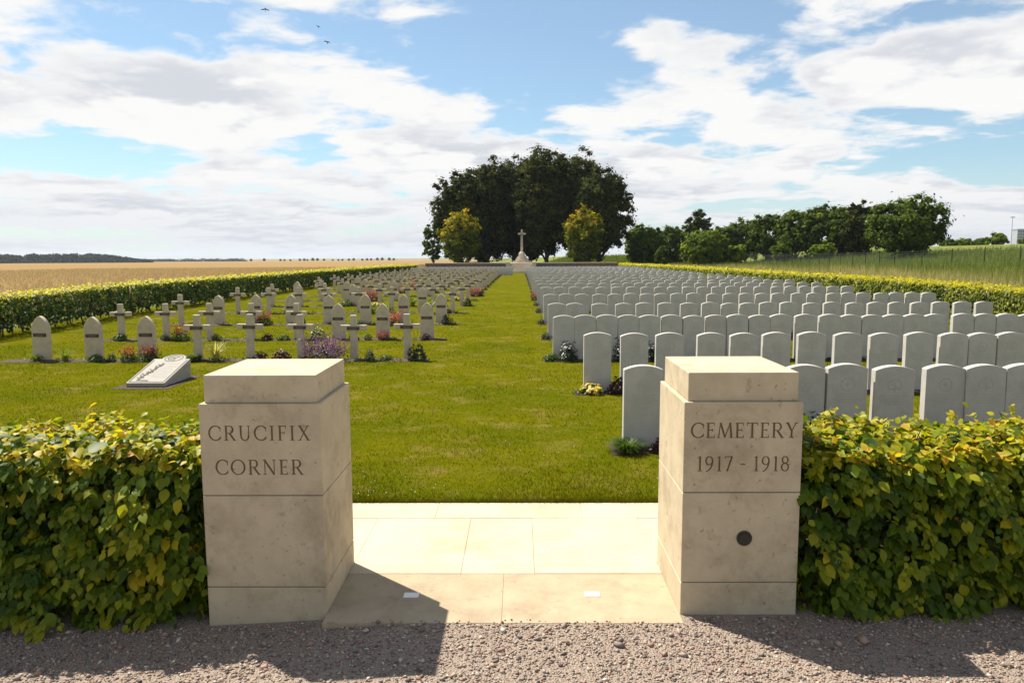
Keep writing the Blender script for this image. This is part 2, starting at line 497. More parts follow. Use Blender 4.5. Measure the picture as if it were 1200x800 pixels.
M['p_lime'] = leaf_mat('plant_lime', [(0, (0.07, 0.13, 0.012)), (0.6, (0.17, 0.235, 0.018)), (1, (0.36, 0.37, 0.05))], 0.35)
M['p_straw'] = leaf_mat('plant_straw', [(0, (0.25, 0.25, 0.06)), (0.6, (0.48, 0.43, 0.14)), (1, (0.66, 0.60, 0.30))], 0.3)
M['f_red'] = leaf_mat('petal_red', [(0, (0.16, 0.025, 0.015)), (0.5, (0.34, 0.06, 0.025)), (1, (0.45, 0.14, 0.03))], 0.25)
M['f_pink'] = leaf_mat('petal_pink', [(0, (0.25, 0.04, 0.05)), (0.5, (0.40, 0.09, 0.09)), (1, (0.45, 0.17, 0.12))], 0.25)
M['f_purple'] = leaf_mat('petal_purple', [(0, (0.06, 0.022, 0.055)), (0.5, (0.14, 0.06, 0.12)), (1, (0.27, 0.14, 0.24))], 0.25, tint=(1, .8, 1))
M['f_yellow'] = leaf_mat('petal_yellow', [(0, (0.34, 0.22, 0.01)), (0.5, (0.56, 0.40, 0.02)), (1, (0.70, 0.55, 0.05))], 0.25)
M['f_white'] = leaf_mat('petal_white', [(0, (0.50, 0.48, 0.42)), (1, (0.78, 0.76, 0.68))], 0.25, tint=(.6, .6, .6))
M['f_plum'] = leaf_mat('plum_leaf', [(0, (0.030, 0.010, 0.018)), (0.6, (0.075, 0.022, 0.035)), (1, (0.15, 0.045, 0.06))], 0.2)

# ------------------------------------------------------------------ ground sheets


def grid_sheet(name, xs, ys, zf, mat):
    xs = np.array(xs, float); ys = np.array(ys, float)
    X, Yy = np.meshgrid(xs, ys)
    Z = zf(X, Yy)
    v = np.stack([X, Yy, Z], -1).reshape(-1, 3)
    nx = len(xs)
    i = np.arange(len(ys) - 1)[:, None] * nx + np.arange(nx - 1)[None]
    f = np.stack([i, i + 1, i + 1 + nx, i + nx], -1).reshape(-1, 4)
    me = mesh_np(name, v, f, mat, smooth=True)
    return lnk(name, me)


def axis(lo, hi, near, far_mult=1.25, step=3.0, extra=()):
    pts = list(np.arange(-near, near + 0.1, step))
    s = step; q = near
    while q < hi:
        s *= far_mult; q += s; pts.append(min(q, hi))
    s = step; q = -near
    while q > lo:
        s *= far_mult; q -= s; pts.append(max(q, lo))
    return sorted(set(np.round(list(pts) + list(extra), 3)))


def ground_z(x, y):
    inside = ((np.abs(x) < 13.05) & (y > 3) & (y < 97)) | ((np.abs(x) < 32) & (y > -9) & (y < 3.9))
    far = np.clip(np.hypot(x, y) - 1700, 0, None) * 0.0002
    return gz(x, y) - 0.02 - 0.22 * inside - far


tag(grid_sheet('ground', axis(-5000, 5000, 60, extra=(-13.1, 13.1, -13, 13)), axis(-1500, 6000, 150, extra=(3.9, 3.6, 97.1, 96.9)), ground_z, M['rough']), kind='structure')
LY = sorted(set(list(np.arange(5.57, 97, 2.0)) + [97.0]))
tag(grid_sheet('lawn', [-13.3, -6, 0, 6, 13.3], LY, lambda x, y: gz(x, y) * (np.abs(x) < 14) * 0 + gz(np.clip(x, -12, 12), y), M['lawn']), kind='structure')
for sgn, x0, x1 in ((-1, -13.3, -1.80), (1, 1.60, 13.3)):
    tag(grid_sheet('lawn_strip', [x0, x1], [4.0, 4.4, 5.566], lambda x, y: np.where(y < 4.2, -0.12, -0.004), M['soil']), kind='structure')


def gravel_z(x, y):
    return -0.003 - 0.085 * np.clip((-0.5 - x) / 1.5, 0, 1) - 0.006 * np.clip(3.7 - y, 0, 5)


tag(grid_sheet('gravel_path', sorted(set(np.round(list(np.arange(-32, 32.1, 2.0)) + list(np.arange(-2, 0.1, 0.1)), 2))), [-9, -5, -2, 0, 2, 3, 3.6, 4.3], gravel_z, M['gravel']), kind='structure')

# loose stones of the path
n = 36000
xs = rng.uniform(-3.4, 3.4, n); ys = 2.55 + (3.76 - 2.55) * rng.uniform(0, 1, n) ** 0.9
ok = ~((xs > -1.08) & (xs < 0.88) & (ys > 3.665 + np.abs(rng.normal(0, .02, n)))) & ~((ys > 3.75) & (((xs > -1.69) & (xs < -1.0)) | ((xs > 0.8) & (xs < 1.46))))
xs, ys = xs[ok], ys[ok]; n = len(xs)
octa = np.array([(1, 0, 0), (-1, 0, 0), (0, 1, 0), (0, -1, 0), (0, 0, 1), (0, 0, -1), (.62, .62, .3), (-.62, .62, -.2), (-.6, -.65, .3), (.65, -.6, -.25)], float)
bmt = bmesh.new()
for c in octa: bmt.verts.new(c)
bmesh.ops.convex_hull(bmt, input=list(bmt.verts))
bmesh.ops.triangulate(bmt, faces=list(bmt.faces))
bmt.verts.ensure_lookup_table(); bmt.verts.index_update()
peb = (np.array([v.co[:] for v in bmt.verts]), np.array([[v.index for v in f.verts] for f in bmt.faces]))
bmt.free()
sz = rng.lognormal(math.log(0.0050), 0.45, n)
N_ = np.stack([rng.normal(0, .3, n), rng.normal(0, .3, n), np.ones(n)], 1)
zg_ = np.where((xs > -1.04) & (xs < .845) & (ys > 3.675), -0.001, gravel_z(xs, ys))
v, f = scatter(np.stack([xs, ys, zg_ + sz * 0.3], 1), N_, rvec(n), sz, (peb[0] * np.array([1, .8, .6]), peb[1]), sz * rng.uniform(.7, 1.5, n))
lr = np.clip(rng.uniform(0, 1, n) + 0.0, 0, 1)
o = lnk('gravel_stones', mesh_np('gravel_stones', v, f, M['pebble'], np.repeat(lr, len(peb[0]))))
tag(o, 'loose grey, buff and reddish gravel stones on the path before the gate', 'gravel', kind='stuff')

# threshold paving between the pillars: slabs are pieces of their own
pav = tag(lnk('threshold_paving', box_mesh('threshold_paving', -1.78, 1.58, 4.46, 5.55, -0.30, -0.006, M['joint'])), kind='structure')
J = 0.0008
lnk('joint_bed', box_mesh('joint_bed', -1.03, 0.835, 3.72, 4.455, -0.30, -0.007, M['joint']), pav)


def slab(x0, x1, y0, y1, z, mat):
    me = box_mesh('slab', x0 + J, x1 - J, y0 + J, y1 - J, -0.10, z, mat, 0.0018)
    lnk('slab', me, pav)


xsb = [-1.78, -1.028, -0.357, 0.082, 0.838, 1.58]
for a, b_ in zip(xsb[:-1], xsb[1:]):
    slab(a, b_, 4.285 if -1.05 < a and b_ < 0.9 else 4.455, 5.235, 0.002 * rng.uniform(0, 1), M['slab'])
for a, b_ in ((-1.78, -0.62), (-0.62, 0.45), (0.45, 1.58)):
    slab(a, b_, 5.235, 5.57, 0.003, M['slab'])
for a, b_ in ((-1.028, -0.10), (-0.10, 0.838)):
    slab(a, b_, 3.68, 4.285, -0.001, M['slab_worn'])
for i, (cx, cy) in enumerate(((-0.611, 3.997), (0.398, 4.008))):
    o = lnk('white_tile', box_mesh('white_tile', cx - 0.042, cx + 0.042, cy - 0.028, cy + 0.028, -0.004, 0.004, M['white_tile'], 0.002))
    tag(o, ['small white rectangular tile set in the threshold near the left pillar', 'small white rectangular tile set in the threshold near the right pillar'][i], 'tile')

# ------------------------------------------------------------------ lettering
TK, TN = 0.135, 0.065


def bar(x0, y0, x1, y1, w):
    d = np.array([x1 - x0, y1 - y0], float); L = np.linalg.norm(d); nn = np.array([-d[1], d[0]]) / L * w / 2
    a, b2 = np.array([x0, y0]), np.array([x1, y1])
    return [[tuple(a - nn), tuple(b2 - nn), tuple(b2 + nn), tuple(a + nn)]]


def vbar(x, y0, y1, w):
    return bar(x, y0, x, y1, w)


def ser(x, y, w=0.30, hgt=0.05):
    s = 1 if y < 0.5 else -1
    return [[(x - w / 2, y), (x + w / 2, y), (x + w / 2, y + s * hgt), (x - w / 2, y + s * hgt)]]


def arc(cx, cy, rx, ry, a0, a1, thick=TK, thin=TN, k=14):
    out = []
    for i in range(k):
        t0 = math.radians(a0 + (a1 - a0) * i / k); t1 = math.radians(a0 + (a1 - a0) * (i + 1) / k + 1.0)
        q = []
        for t, sg in ((t0, 1), (t1, 1), (t1, -1), (t0, -1)):
            w = (thin + (thick - thin) * abs(math.cos(t)) ** 1.3) / 2
            q.append((cx + (rx + sg * w) * math.cos(t), cy + (ry + sg * w) * math.sin(t)))
        out.append(q)
    return out


G = {
    'C': (0.86, arc(.50, .5, .42, .48, 42, 318, k=20) + vbar(.82, .62, .90, .05) + vbar(.82, .10, .30, .05)),
    'O': (0.98, arc(.49, .5, .42, .48, 0, 360, k=26)),
    'U': (0.82, vbar(.16, .32, 1, TK) + vbar(.68, .32, 1, TN) + arc(.42, .34, .26, .33, 180, 360, TK * .9, TN, 12) + ser(.16, 1) + ser(.68, 1, .26)),
    'I': (0.36, vbar(.18, 0, 1, TK) + ser(.18, 0) + ser(.18, 1)),
    'R': (0.80, vbar(.17, 0, 1, TK) + ser(.17, 0) + ser(.17, 1, .26) + bar(.17, .965, .42, .965, .06) + bar(.17, .49, .42, .49, .06) + arc(.40, .73, .21, .24, -90, 90, TK, TN, 12) + bar(.38, .50, .72, .0, TK) + ser(.74, 0, .2)),
    'F': (0.62, vbar(.17, 0, 1, TK) + ser(.17, 0) + bar(.05, .968, .58, .968, .062) + bar(.17, .52, .46, .52, .06) + vbar(.56, .80, 1, .05) + vbar(.46, .42, .62, .045)),
    'E': (0.64, vbar(.17, 0, 1, TK) + bar(.05, .968, .56, .968, .062) + bar(.05, .032, .58, .032, .062) + bar(.17, .52, .46, .52, .06) + vbar(.54, .80, 1, .05) + vbar(.56, 0, .20, .05) + vbar(.46, .42, .62, .045)),
    'X': (0.84, bar(.13, 1, .70, 0, TK) + bar(.68, 1, .12, 0, TN) + ser(.13, 1, .24) + ser(.68, 1, .24) + ser(.71, 0, .26) + ser(.12, 0, .24)),
    'N': (0.92, vbar(.16, 0, 1, TN) + vbar(.76, 0, 1, TN) + bar(.14, 1, .76, 0, TK) + ser(.16, 0, .24) + ser(.76, 1, .24) + ser(.10, 1, .16)),
    'M': (1.02, bar(.10, 0, .20, 1, TN) + bar(.92, 0, .82, 1, TK) + bar(.20, 1, .51, .04, TK) + bar(.82, 1, .51, .04, TN) + ser(.10, 0, .22) + ser(.92, 0, .26)),
    'T': (0.76, vbar(.38, 0, 1, TK) + ser(.38, 0) + bar(.03, .968, .73, .968, .062) + vbar(.05, .80, 1, .05) + vbar(.71, .80, 1, .05)),
    'Y': (0.80, vbar(.40, 0, .48, TK) + ser(.40, 0) + bar(.40, .46, .12, 1, TK) + bar(.40, .46, .68, 1, TN) + ser(.12, 1, .24) + ser(.68, 1, .24)),
    '1': (0.44, vbar(.24, 0, 1, TK * .9) + ser(.24, 0, .28) + bar(.24, .98, .10, .88, .05)),
    '9': (0.60, arc(.29, .70, .21, .27, 0, 360, TK * .85, TN, 18) + arc(.08, .70, .42, .70, -88, 0, TK * .85, TN, 10)),
    '7': (0.56, bar(.05, .965, .52, .965, .065) + bar(.50, .97, .20, 0, TK * .85) + vbar(.07, .82, 1, .05)),
    '8': (0.60, arc(.29, .75, .18, .22, 0, 360, TK * .8, TN, 16) + arc(.29, .27, .22, .25, 0, 360, TK * .85, TN, 18)),
    '-': (0.55, bar(.12, .46, .44, .46, .075)),
    ' ': (0.16, []),
}


def text_polys(s, x0, x1, zb, cap):
    """polygons of the line s between x0 and x1 standing on zb"""
    total = sum(G[c][0] for c in s)
    gap = ((x1 - x0) / cap - total) / max(1, len(s) - 1)
    out = []; x = 0.0
    for c in s:
        for q in G[c][1]:
            out.append([(x0 + (x + px_) * cap, zb + pz_ * cap) for px_, pz_ in q])
        x += G[c][0] + gap
    return out


def letters_mesh(polys, y0, depth, step=0.00006):
    bm = bmesh.new()
    for i, q in enumerate(polys):
        yy = y0 + (i % 9) * step
        ar = sum(q[k][0] * q[(k + 1) % 4][1] - q[(k + 1) % 4][0] * q[k][1] for k in range(4))
        if ar < 0: q = q[::-1]
        prism(bm, [(x, yy, z) for x, z in q][::-1], [(x, yy + depth, z) for x, z in q][::-1])
    bmesh.ops.recalc_face_normals(bm, faces=list(bm.faces))
    return bm


def carve(obj, polys, yface, depth=0.006):
    """cut the letters into the stone; on failure the stone stays whole"""
    cb = letters_mesh(polys, yface - 0.01, 0.01 + depth)
    cm = bm_mesh('cutter', cb, M['letter'])
    co = bpy.data.objects.new('cutter', cm); COL.objects.link(co)
    md = obj.modifiers.new('cut', 'BOOLEAN')
    md.operation = 'DIFFERENCE'; md.object = co; md.solver = 'EXACT'; md.use_self = True
    bpy.context.view_layer.update()
    dg = bpy.context.evaluated_depsgraph_get()
    nm = bpy.data.meshes.new_from_object(obj.evaluated_get(dg))
    obj.modifiers.clear()
    good = len(nm.vertices) > len(obj.data.vertices) + 100
    if good:
        nm.name = obj.data.name
        obj.data = nm
    bpy.data.objects.remove(co); bpy.data.meshes.remove(cm)
    return good


# ------------------------------------------------------------------ gate pillars
FY, BY = 3.78, 4.45


def pillar(label, x0, x1, zg, joints, lines):
    cx = (x0 + x1) / 2
    t = thing('gate_pillar', label, 'pillar', (cx, (FY + BY) / 2, zg))
    off = Vector((cx, (FY + BY) / 2, zg))

    def part(name, a0, a1, b0, b1, z0, z1, mat, bev=0.006, lab=None):
        me = box_mesh(name, a0, a1, b0, b1, z0, z1, mat, bev, 2)
        me.transform(Matrix.Translation(-off))
        o = lnk(name, me, t)
        if lab: o['label'] = lab
        return o
    j1, j2, j3, top = joints
    part('mortar_core', x0 + .008, x1 - .008, FY + .008, BY - .008, zg - 0.1, j3 - .02, M['mortar'], 0)
    e = 0.002
    part('base_block', x0, x1, FY, BY, zg - 0.12, j1 - e, M['pillar'])
    mid = part('middle_block', x0, x1, FY, BY, j1 + e, j2 - e, M['pillar'])
    upb = part('inscribed_block', x0, x1, FY, BY, j2 + e, j3, M['pillar'], lab='upper stone block with cut lettering')
    part('cap_block', x0 + .022, x1 - .022, FY + .022, BY - .022, j3 + 0.0005, top, M['pillar'])
    polys = []
    for s, a0, a1, zb, cap in lines: polys += text_polys(s, a0, a1, zb, cap)
    loc = [[(x - off.x, z - off.z) for x, z in q] for q in polys]
    bpy.context.view_layer.update()
    # the block is a child of an Empty: cut it in its own space at the origin
    par = upb.parent; upb.parent = None; upb.matrix_world = Matrix.Identity(4)
    good = carve(upb, loc, FY - off.y)
    upb.parent = par
    yf = FY - off.y + (0.0042 if good else -0.0008)
    bm = letters_mesh(loc, yf, 0.004)
    lo = lnk('lettering', bm_mesh('lettering', bm, M['letter']), upb)
    lo['label'] = 'brown incised capitals reading ' + ' '.join(l[0] for l in lines)
    return t, mid, off


pillar('left stone gate pillar cut with the words CRUCIFIX CORNER', -1.655, -1.028, -0.09, (0.145, 0.642, 1.126, 1.272),
       [('CRUCIFIX', -1.612, -1.082, 0.935, 0.078), ('CORNER', -1.583, -1.125, 0.754, 0.080)])
tR, midR, offR = pillar('right stone gate pillar cut with the words CEMETERY 1917 - 1918', 0.838, 1.445, -0.02, (0.172, 0.656, 1.13, 1.28),
                        [('CEMETERY', 0.872, 1.420, 0.944, 0.080), ('1917 - 1918', 0.905, 1.385, 0.769, 0.080)])
# round dark socket on the right pillar
bm = bmesh.new()
ring = [(0.040, 0.0), (0.040, -0.004), (0.033, -0.006), (0.031, -0.001), (0.020, 0.0005), (0.006, -0.001)]
prev = None
for r_, yy in ring:
    cur = [bm.verts.new((r_ * math.cos(a), yy, r_ * math.sin(a))) for a in np.arange(24) / 24 * 2 * PI]
    if prev:
        for k in range(24): bm.faces.new((prev[k], prev[(k + 1) % 24], cur[(k + 1) % 24], cur[k]))
    prev = cur
bm.faces.new(prev)
bmesh.ops.recalc_face_normals(bm, faces=list(bm.faces))
o = lnk('round_socket', bm_mesh('round_socket', bm, M['dark_metal'], True), midR)
o.location = (1.162 - offR.x, FY - offR.y - 0.0015, 0.413 - offR.z)
o['label'] = 'round dark metal socket set in the stone'


# ------------------------------------------------------------------ front hedges
def front_hedge(label, x0, x1, side, nleaf):
    y0, y1, zt, zb = 3.80, 4.52, 0.85, -0.10
    cx = (x0 + x1) / 2
    t = thing('gate_hedge', label, 'hedge', (cx, 4.2, -0.05))

    def lump(a, b):
        return 0.055 * np.sin(a * 5.1 + side) * np.sin(b * 6.3 + 1.3) + 0.04 * np.sin(a * 13.0 + b * 9.0) + 0.03 * np.sin(a * 23.0 - b * 19.0)
    # front face, top face, back face, inner end face, and volume
    areas = {'front': 0.26, 'top': 0.22, 'back': 0.07, 'end': 0.04, 'vol': 0.11}
    Ps, Ns, Ts, Rs, Ss = [], [], [], [], []
    for kind, fr in areas.items():
        k = int(nleaf * fr)
        x = rng.uniform(x0, x1, k); z = zb + 0.04 + (zt - zb) * rng.uniform(0, 1, k) ** 0.9
        dep = np.abs(rng.normal(0, .055, k))
        if kind == 'front':
            y = y0 + lump(x, z) + .06 + dep * 1.7 + 0.10 * np.clip((z - .73) / .13, 0, 1) ** 2 + 0.05 * np.clip((0.12 - z) / .2, 0, 1)
            N = np.array([0, -1, .45]); T = np.array([0, -.35, -1])
        elif kind == 'back':
            y = y1 - lump(x, z) - dep; N = np.array([0, 1, .4]); T = np.array([0, .3, -1])
        elif kind == 'top':
            y = rng.uniform(y0 + .02, y1, k); z = zt + lump(x, y) * .8 - dep * 0.8 + rng.exponential(.012, k)
            N = np.array([0, -.1, 1]); T = np.array([0, -.6, -.1])
        elif kind == 'end':
            y = rng.uniform(y0 + .03, y1, k); x = np.full(k, x1 if side < 0 else x0) + (dep * side if side < 0 else dep); N = np.array([-side, 0, .4]); T = np.array([-side * .3, 0, -1])
            x = x - side * 0.0
        else:
            y = rng.uniform(y0 + .1, y1 - .1, k); N = np.array([0, -.3, 1]); T = np.array([0, -.5, -.7])
        Ps.append(np.stack([x, y, z], 1)); Ns.append(N + rng.normal(0, .42, (k, 3))); Ts.append(T + rng.normal(0, .45, (k, 3)))
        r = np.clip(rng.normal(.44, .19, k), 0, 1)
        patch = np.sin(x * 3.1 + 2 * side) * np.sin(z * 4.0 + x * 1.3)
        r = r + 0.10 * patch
        if kind == 'front': r = r - .20  # layer behind the sprays darkened: shade of the gaps put into leaf colour
        if kind == 'top': r = np.clip(r + .38, 0, .97)          # yellower new shoots, and sun on the top put into their colour
        elif kind == 'front': r = r + .22 * np.clip((z - .72) / .2, 0, 1)  # same growth and sun tint, rising up the face
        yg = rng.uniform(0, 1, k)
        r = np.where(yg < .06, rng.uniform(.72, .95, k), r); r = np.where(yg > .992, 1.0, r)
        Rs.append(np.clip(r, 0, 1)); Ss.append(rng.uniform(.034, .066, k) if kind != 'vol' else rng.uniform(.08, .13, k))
    # leafy sprays that droop out of the face
    for _ in range(int(nleaf * .30 / 8.5)):
        bx, bz = rng.uniform(x0 + (.07 if side > 0 else 0), x1 - (.09 if side < 0 else 0)), zb + .05 + (zt - zb - .02) * rng.uniform(0, 1)
        by = y0 + float(lump(bx, bz)) + .05 + .10 * np.clip((bz - .73) / .13, 0, 1) ** 2
        L = rng.uniform(.07, .17); k = int(rng.integers(6, 12)); q = np.linspace(.15, 1, k)
        side_x = rng.normal(0, .5); droop = rng.uniform(.25, 1.0)
        sgn_ = np.where(np.arange(k) % 2 == 0, 1, -1)
        Pq = np.stack([bx + side_x * L * q + sgn_ * .012, by - L * .62 * q, bz + L * (.25 * q - droop * q ** 2)], 1)
        Pq[:, 0] = np.clip(Pq[:, 0], x0 - .02 if side > 0 else -99, x1 - .01 if side < 0 else 99)
        Ps.append(Pq)
        Ns.append(np.array([0, -.75, .75]) + rng.normal(0, .25, (k, 3)))
        Ts.append(np.stack([side_x * .5 + sgn_ * .8 * (1.1 - q), np.full(k, -.45), -.25 - droop * q], 1) + rng.normal(0, .2, (k, 3)))
        pr = .10 * math.sin(bx * 3.1 + 2 * side) * math.sin(bz * 4.0 + bx * 1.3)
        r0 = rng.normal(.45, .15) + pr + .22 * np.clip((bz - .70) / .2, 0, 1)  # sprays near the top get the sun tint too
        Rs.append(np.clip(r0 + rng.normal(0, .05, k) + .10 * q, 0, .97)); Ss.append(rng.uniform(.036, .068) * rng.uniform(.8, 1.15, k))
    # loose shoots above the clipped top
    for _ in range(int(46 * (x1 - x0) / 2.6)):
        bx, by = rng.uniform(x0, x1), rng.uniform(y0 + .08, y1 - .05)
        hgt = rng.uniform(.04, .14 if side > 0 else .11); lean = rng.normal(0, .25, 2)
        k = rng.integers(3, 8); tt = np.linspace(.2, 1, k)
        Ps.append(np.stack([bx + lean[0] * hgt * tt, by + lean[1] * hgt * tt, zt + hgt * tt], 1))
        Ns.append(np.array([0, -.2, 1]) + rng.normal(0, .6, (k, 3))); Ts.append(rng.normal(0, .8, (k, 3)) + np.array([0, 0, .3]))
        Rs.append(np.clip(rng.normal(.80, .10, k), 0, 1)); Ss.append(rng.uniform(.028, .048, k))
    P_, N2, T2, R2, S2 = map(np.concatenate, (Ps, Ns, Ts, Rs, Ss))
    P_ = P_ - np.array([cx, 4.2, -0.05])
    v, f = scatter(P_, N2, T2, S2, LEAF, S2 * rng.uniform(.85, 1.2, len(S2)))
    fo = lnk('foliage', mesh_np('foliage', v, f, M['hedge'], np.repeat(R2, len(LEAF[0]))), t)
    fo['kind'] = 'stuff'
    # 150 leaves that stand proud of the face as single pieces, four shared meshes
    big = np.array([(0, -.06, -.01), (-.16, .06, .02), (-.33, .25, .06), (-.36, .45, .075), (-.26, .70, .05), (0, 1.05, -.10), (.26, .70, .05), (.36, .45, .075), (.33, .25, .06), (.16, .06, .02), (0, .25, 0), (0, .5, .0), (0, .75, -.03)])
    bf = np.array([(0, 10, 1), (1, 10, 2), (2, 10, 11), (2, 11, 3), (3, 11, 4), (4, 11, 12), (4, 12, 5), (5, 12, 6), (6, 12, 11), (6, 11, 7), (7, 11, 8), (8, 11, 10), (8, 10, 9), (9, 10, 0)])
    pool = [mesh_np('leaf', big, bf, M['hedge'], np.full(len(big), q)) for q in (.45, .58, .68, .78, .88)]
    for i in range(150):
        x = rng.uniform(x0 + .05, x1 - .06); z = zb + 0.1 + (zt - zb - .1) * rng.uniform(0, 1)
        y = y0 + float(lump(x, z)) - 0.01 - rng.uniform(0, .04) + 0.10 * np.clip((z - .73) / .13, 0, 1) ** 2
        o = lnk('leaf', pool[int(rng.integers(0, 5) if z > .6 else rng.integers(0, 4))], t)
        nrm = Vector((rng.normal(0, .35), -1, .45 + rng.normal(0, .35))).normalized()
        tip = Vector((rng.normal(0, .4), -.3, -1)); tip = (tip - tip.dot(nrm) * nrm).normalized(); bb = tip.cross(nrm)
        s = rng.uniform(.05, .082)
        o.matrix_local = Matrix(((bb.x * s, tip.x * s, nrm.x * s, x - cx), (bb.y * s, tip.y * s, nrm.y * s, y - 4.2), (bb.z * s, tip.z * s, nrm.z * s, z + .05), (0, 0, 0, 1)))
    # stems
    paths = []
    for x in np.arange(x0 + .1, x1, .16):
        for _ in range(2):
            bx, by = x + rng.normal(0, .04), rng.uniform(y0 + .25, y1 - .2)
            pth = [(bx - cx, by - 4.2, -.05, .014)]
            for q in (.3, .6, .88): pth.append((bx - cx + rng.normal(0, .08), by - 4.2 + rng.normal(0, .09), .05 + q, .013 * (1.05 - q)))
            paths.append(pth)
            for _b in range(4):
                q = rng.uniform(.1, .8); e = (rng.normal(0, .12), -rng.uniform(.1, .3), rng.uniform(.02, .15))
                paths.append([(bx - cx, by - 4.2, q, .006), (bx - cx + e[0], by - 4.2 + e[1], q + e[2], .002)])
    v, f = tubes_np(paths, 5)
    lnk('stems', mesh_np('stems', v, f, M['twig']), t)
    return t


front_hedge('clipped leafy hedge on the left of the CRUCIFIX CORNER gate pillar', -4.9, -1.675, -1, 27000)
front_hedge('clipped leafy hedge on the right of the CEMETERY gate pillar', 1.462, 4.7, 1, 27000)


# ------------------------------------------------------------------ boundary hedges
def boundary_hedge(label, xc, y0, y1, inner, nleaf, gaps, face_tint=0.0):
    """long hedge beside the graves; inner = +1 when its inner face looks to +x"""
    wdt, zt = 0.95, 0.97
    t = thing('boundary_hedge', label, 'hedge', (xc, y0, 0))
    u = rng.uniform(0, 1, nleaf)
    y = y0 + (y1 - y0) * u ** 1.9
    size = 0.055 + 0.0016 * (y - y0)
    which = rng.uniform(0, 1, nleaf)
    dep = np.abs(rng.normal(0, .06, nleaf))
    z = 0.13 + (zt - .13) * rng.uniform(0, 1, nleaf) ** .85
    lump = .05 * np.sin(y * 2.1) * np.sin(z * 5) + .04 * np.sin(y * 5.3 + z * 3)
    face = which < .50; top = (which >= .50) & (which < .86); back = which >= .86
    x = np.where(face, inner * (wdt / 2 - dep + lump), np.where(back, -inner * (wdt / 2 - dep + lump), rng.uniform(-wdt / 2, wdt / 2, nleaf)))
    z = np.where(top, zt + lump * .7 - dep * .7 + rng.exponential(.02, nleaf), z)
    if gaps:
        thin = (np.sin(y * 4.7) + np.sin(y * 2.13 + 1) > .95) & (z < .24)
        keep = ~thin
    else:
        keep = np.ones(nleaf, bool)
    N = np.where(top[:, None], np.array([0, -.1, 1.0]), np.where(face[:, None], np.array([inner * 1.0, 0, .4]), np.array([-inner * 1.0, 0, .4]))) + rng.normal(0, .42, (nleaf, 3))
    T = np.where(top[:, None], np.array([inner * .5, 0, 0]), np.array([0, 0, -1.0])) + rng.normal(0, .5, (nleaf, 3))
    r = np.clip(rng.normal(.32, .16, nleaf) + np.where(top, .50, face_tint) + .2 * np.clip((z - .8) / .2, 0, 1), 0, 1)  # tops yellower by new growth and by sun brightness put into the colour
    P_ = np.stack([x, y - y0, z + gz(np.full(nleaf, np.sign(xc) * 12.0), y)], 1)
    v, f = scatter(P_[keep], N[keep], T[keep], size[keep], LEAF4, size[keep])
    fo = lnk('foliage', mesh_np('foliage', v, f, M['far_hedge'], np.repeat(r[keep], 4)), t)
    fo['kind'] = 'stuff'
    # dense inner twig mass, broken up
    paths = []
    yy = y0 + .2
    while yy < y1:
        bx = rng.normal(0, .12); zg = g(np.sign(xc) * 12.0, yy)
        paths.append([(bx, yy - y0, zg - .03, .024), (bx + rng.normal(0, .06), yy - y0 + rng.normal(0, .06), zg + .4, .018), (bx + rng.normal(0, .15), yy - y0 + rng.normal(0, .15), zg + .88, .006)])
        for _ in range(3):
            q = rng.uniform(.15, .6)
            paths.append([(bx, yy - y0, zg + q, .010), (bx + rng.normal(0, .25), yy - y0 + rng.normal(0, .2), zg + q + .3, .004)])
        yy += .22 + .004 * (yy - y0)
    v, f = tubes_np(paths, 4)
    lnk('stems', mesh_np('stems', v, f, M['twig']), t)
    # larger leaves inside, in the darkest greens, keep the middle dark
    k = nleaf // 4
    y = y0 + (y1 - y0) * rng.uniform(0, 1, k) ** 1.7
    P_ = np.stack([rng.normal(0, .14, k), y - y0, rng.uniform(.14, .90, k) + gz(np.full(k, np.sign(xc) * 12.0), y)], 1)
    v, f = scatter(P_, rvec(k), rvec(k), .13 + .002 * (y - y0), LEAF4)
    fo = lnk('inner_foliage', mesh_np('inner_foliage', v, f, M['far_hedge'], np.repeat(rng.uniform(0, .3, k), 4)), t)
    fo['kind'] = 'stuff'


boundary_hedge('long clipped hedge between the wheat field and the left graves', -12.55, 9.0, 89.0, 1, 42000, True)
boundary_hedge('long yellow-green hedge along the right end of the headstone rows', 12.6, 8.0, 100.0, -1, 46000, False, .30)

# ------------------------------------------------------------------ headstones
ORD = ['', 'first', 'second', 'third', 'fourth', 'fifth', 'sixth', 'seventh', 'eighth', 'ninth', 'tenth', 'eleventh', 'twelfth', 'thirteenth', 'fourteenth', 'fifteenth', 'sixteenth', 'seventeenth', 'eighteenth', 'nineteenth', 'twentieth',
       'twenty-first', 'twenty-second', 'twenty-third', 'twenty-fourth', 'twenty-fifth', 'twenty-sixth', 'twenty-seventh', 'twenty-eighth']
HW, HH, HT = 0.38, 0.815, 0.092


def headstone_mesh():
    bm = bmesh.new()
    pts = [(-HW / 2, -0.12), (HW / 2, -0.12)]
    k = 10
    for i in range(k + 1):
        a = HW / 2 - HW * i / k
        pts.append((a, HH - 0.042 * (a / (HW / 2)) ** 2))
    prism(bm, [(x, -HT / 2, z) for x, z in pts][::-1], [(x, HT / 2, z) for x, z in pts][::-1])
    bmesh.ops.recalc_face_normals(bm, faces=list(bm.faces))
    bmesh.ops.bevel(bm, geom=list(bm.edges), offset=0.0035, segments=1, affect='EDGES')
    return bm_mesh('headstone', bm, M['headstone'])


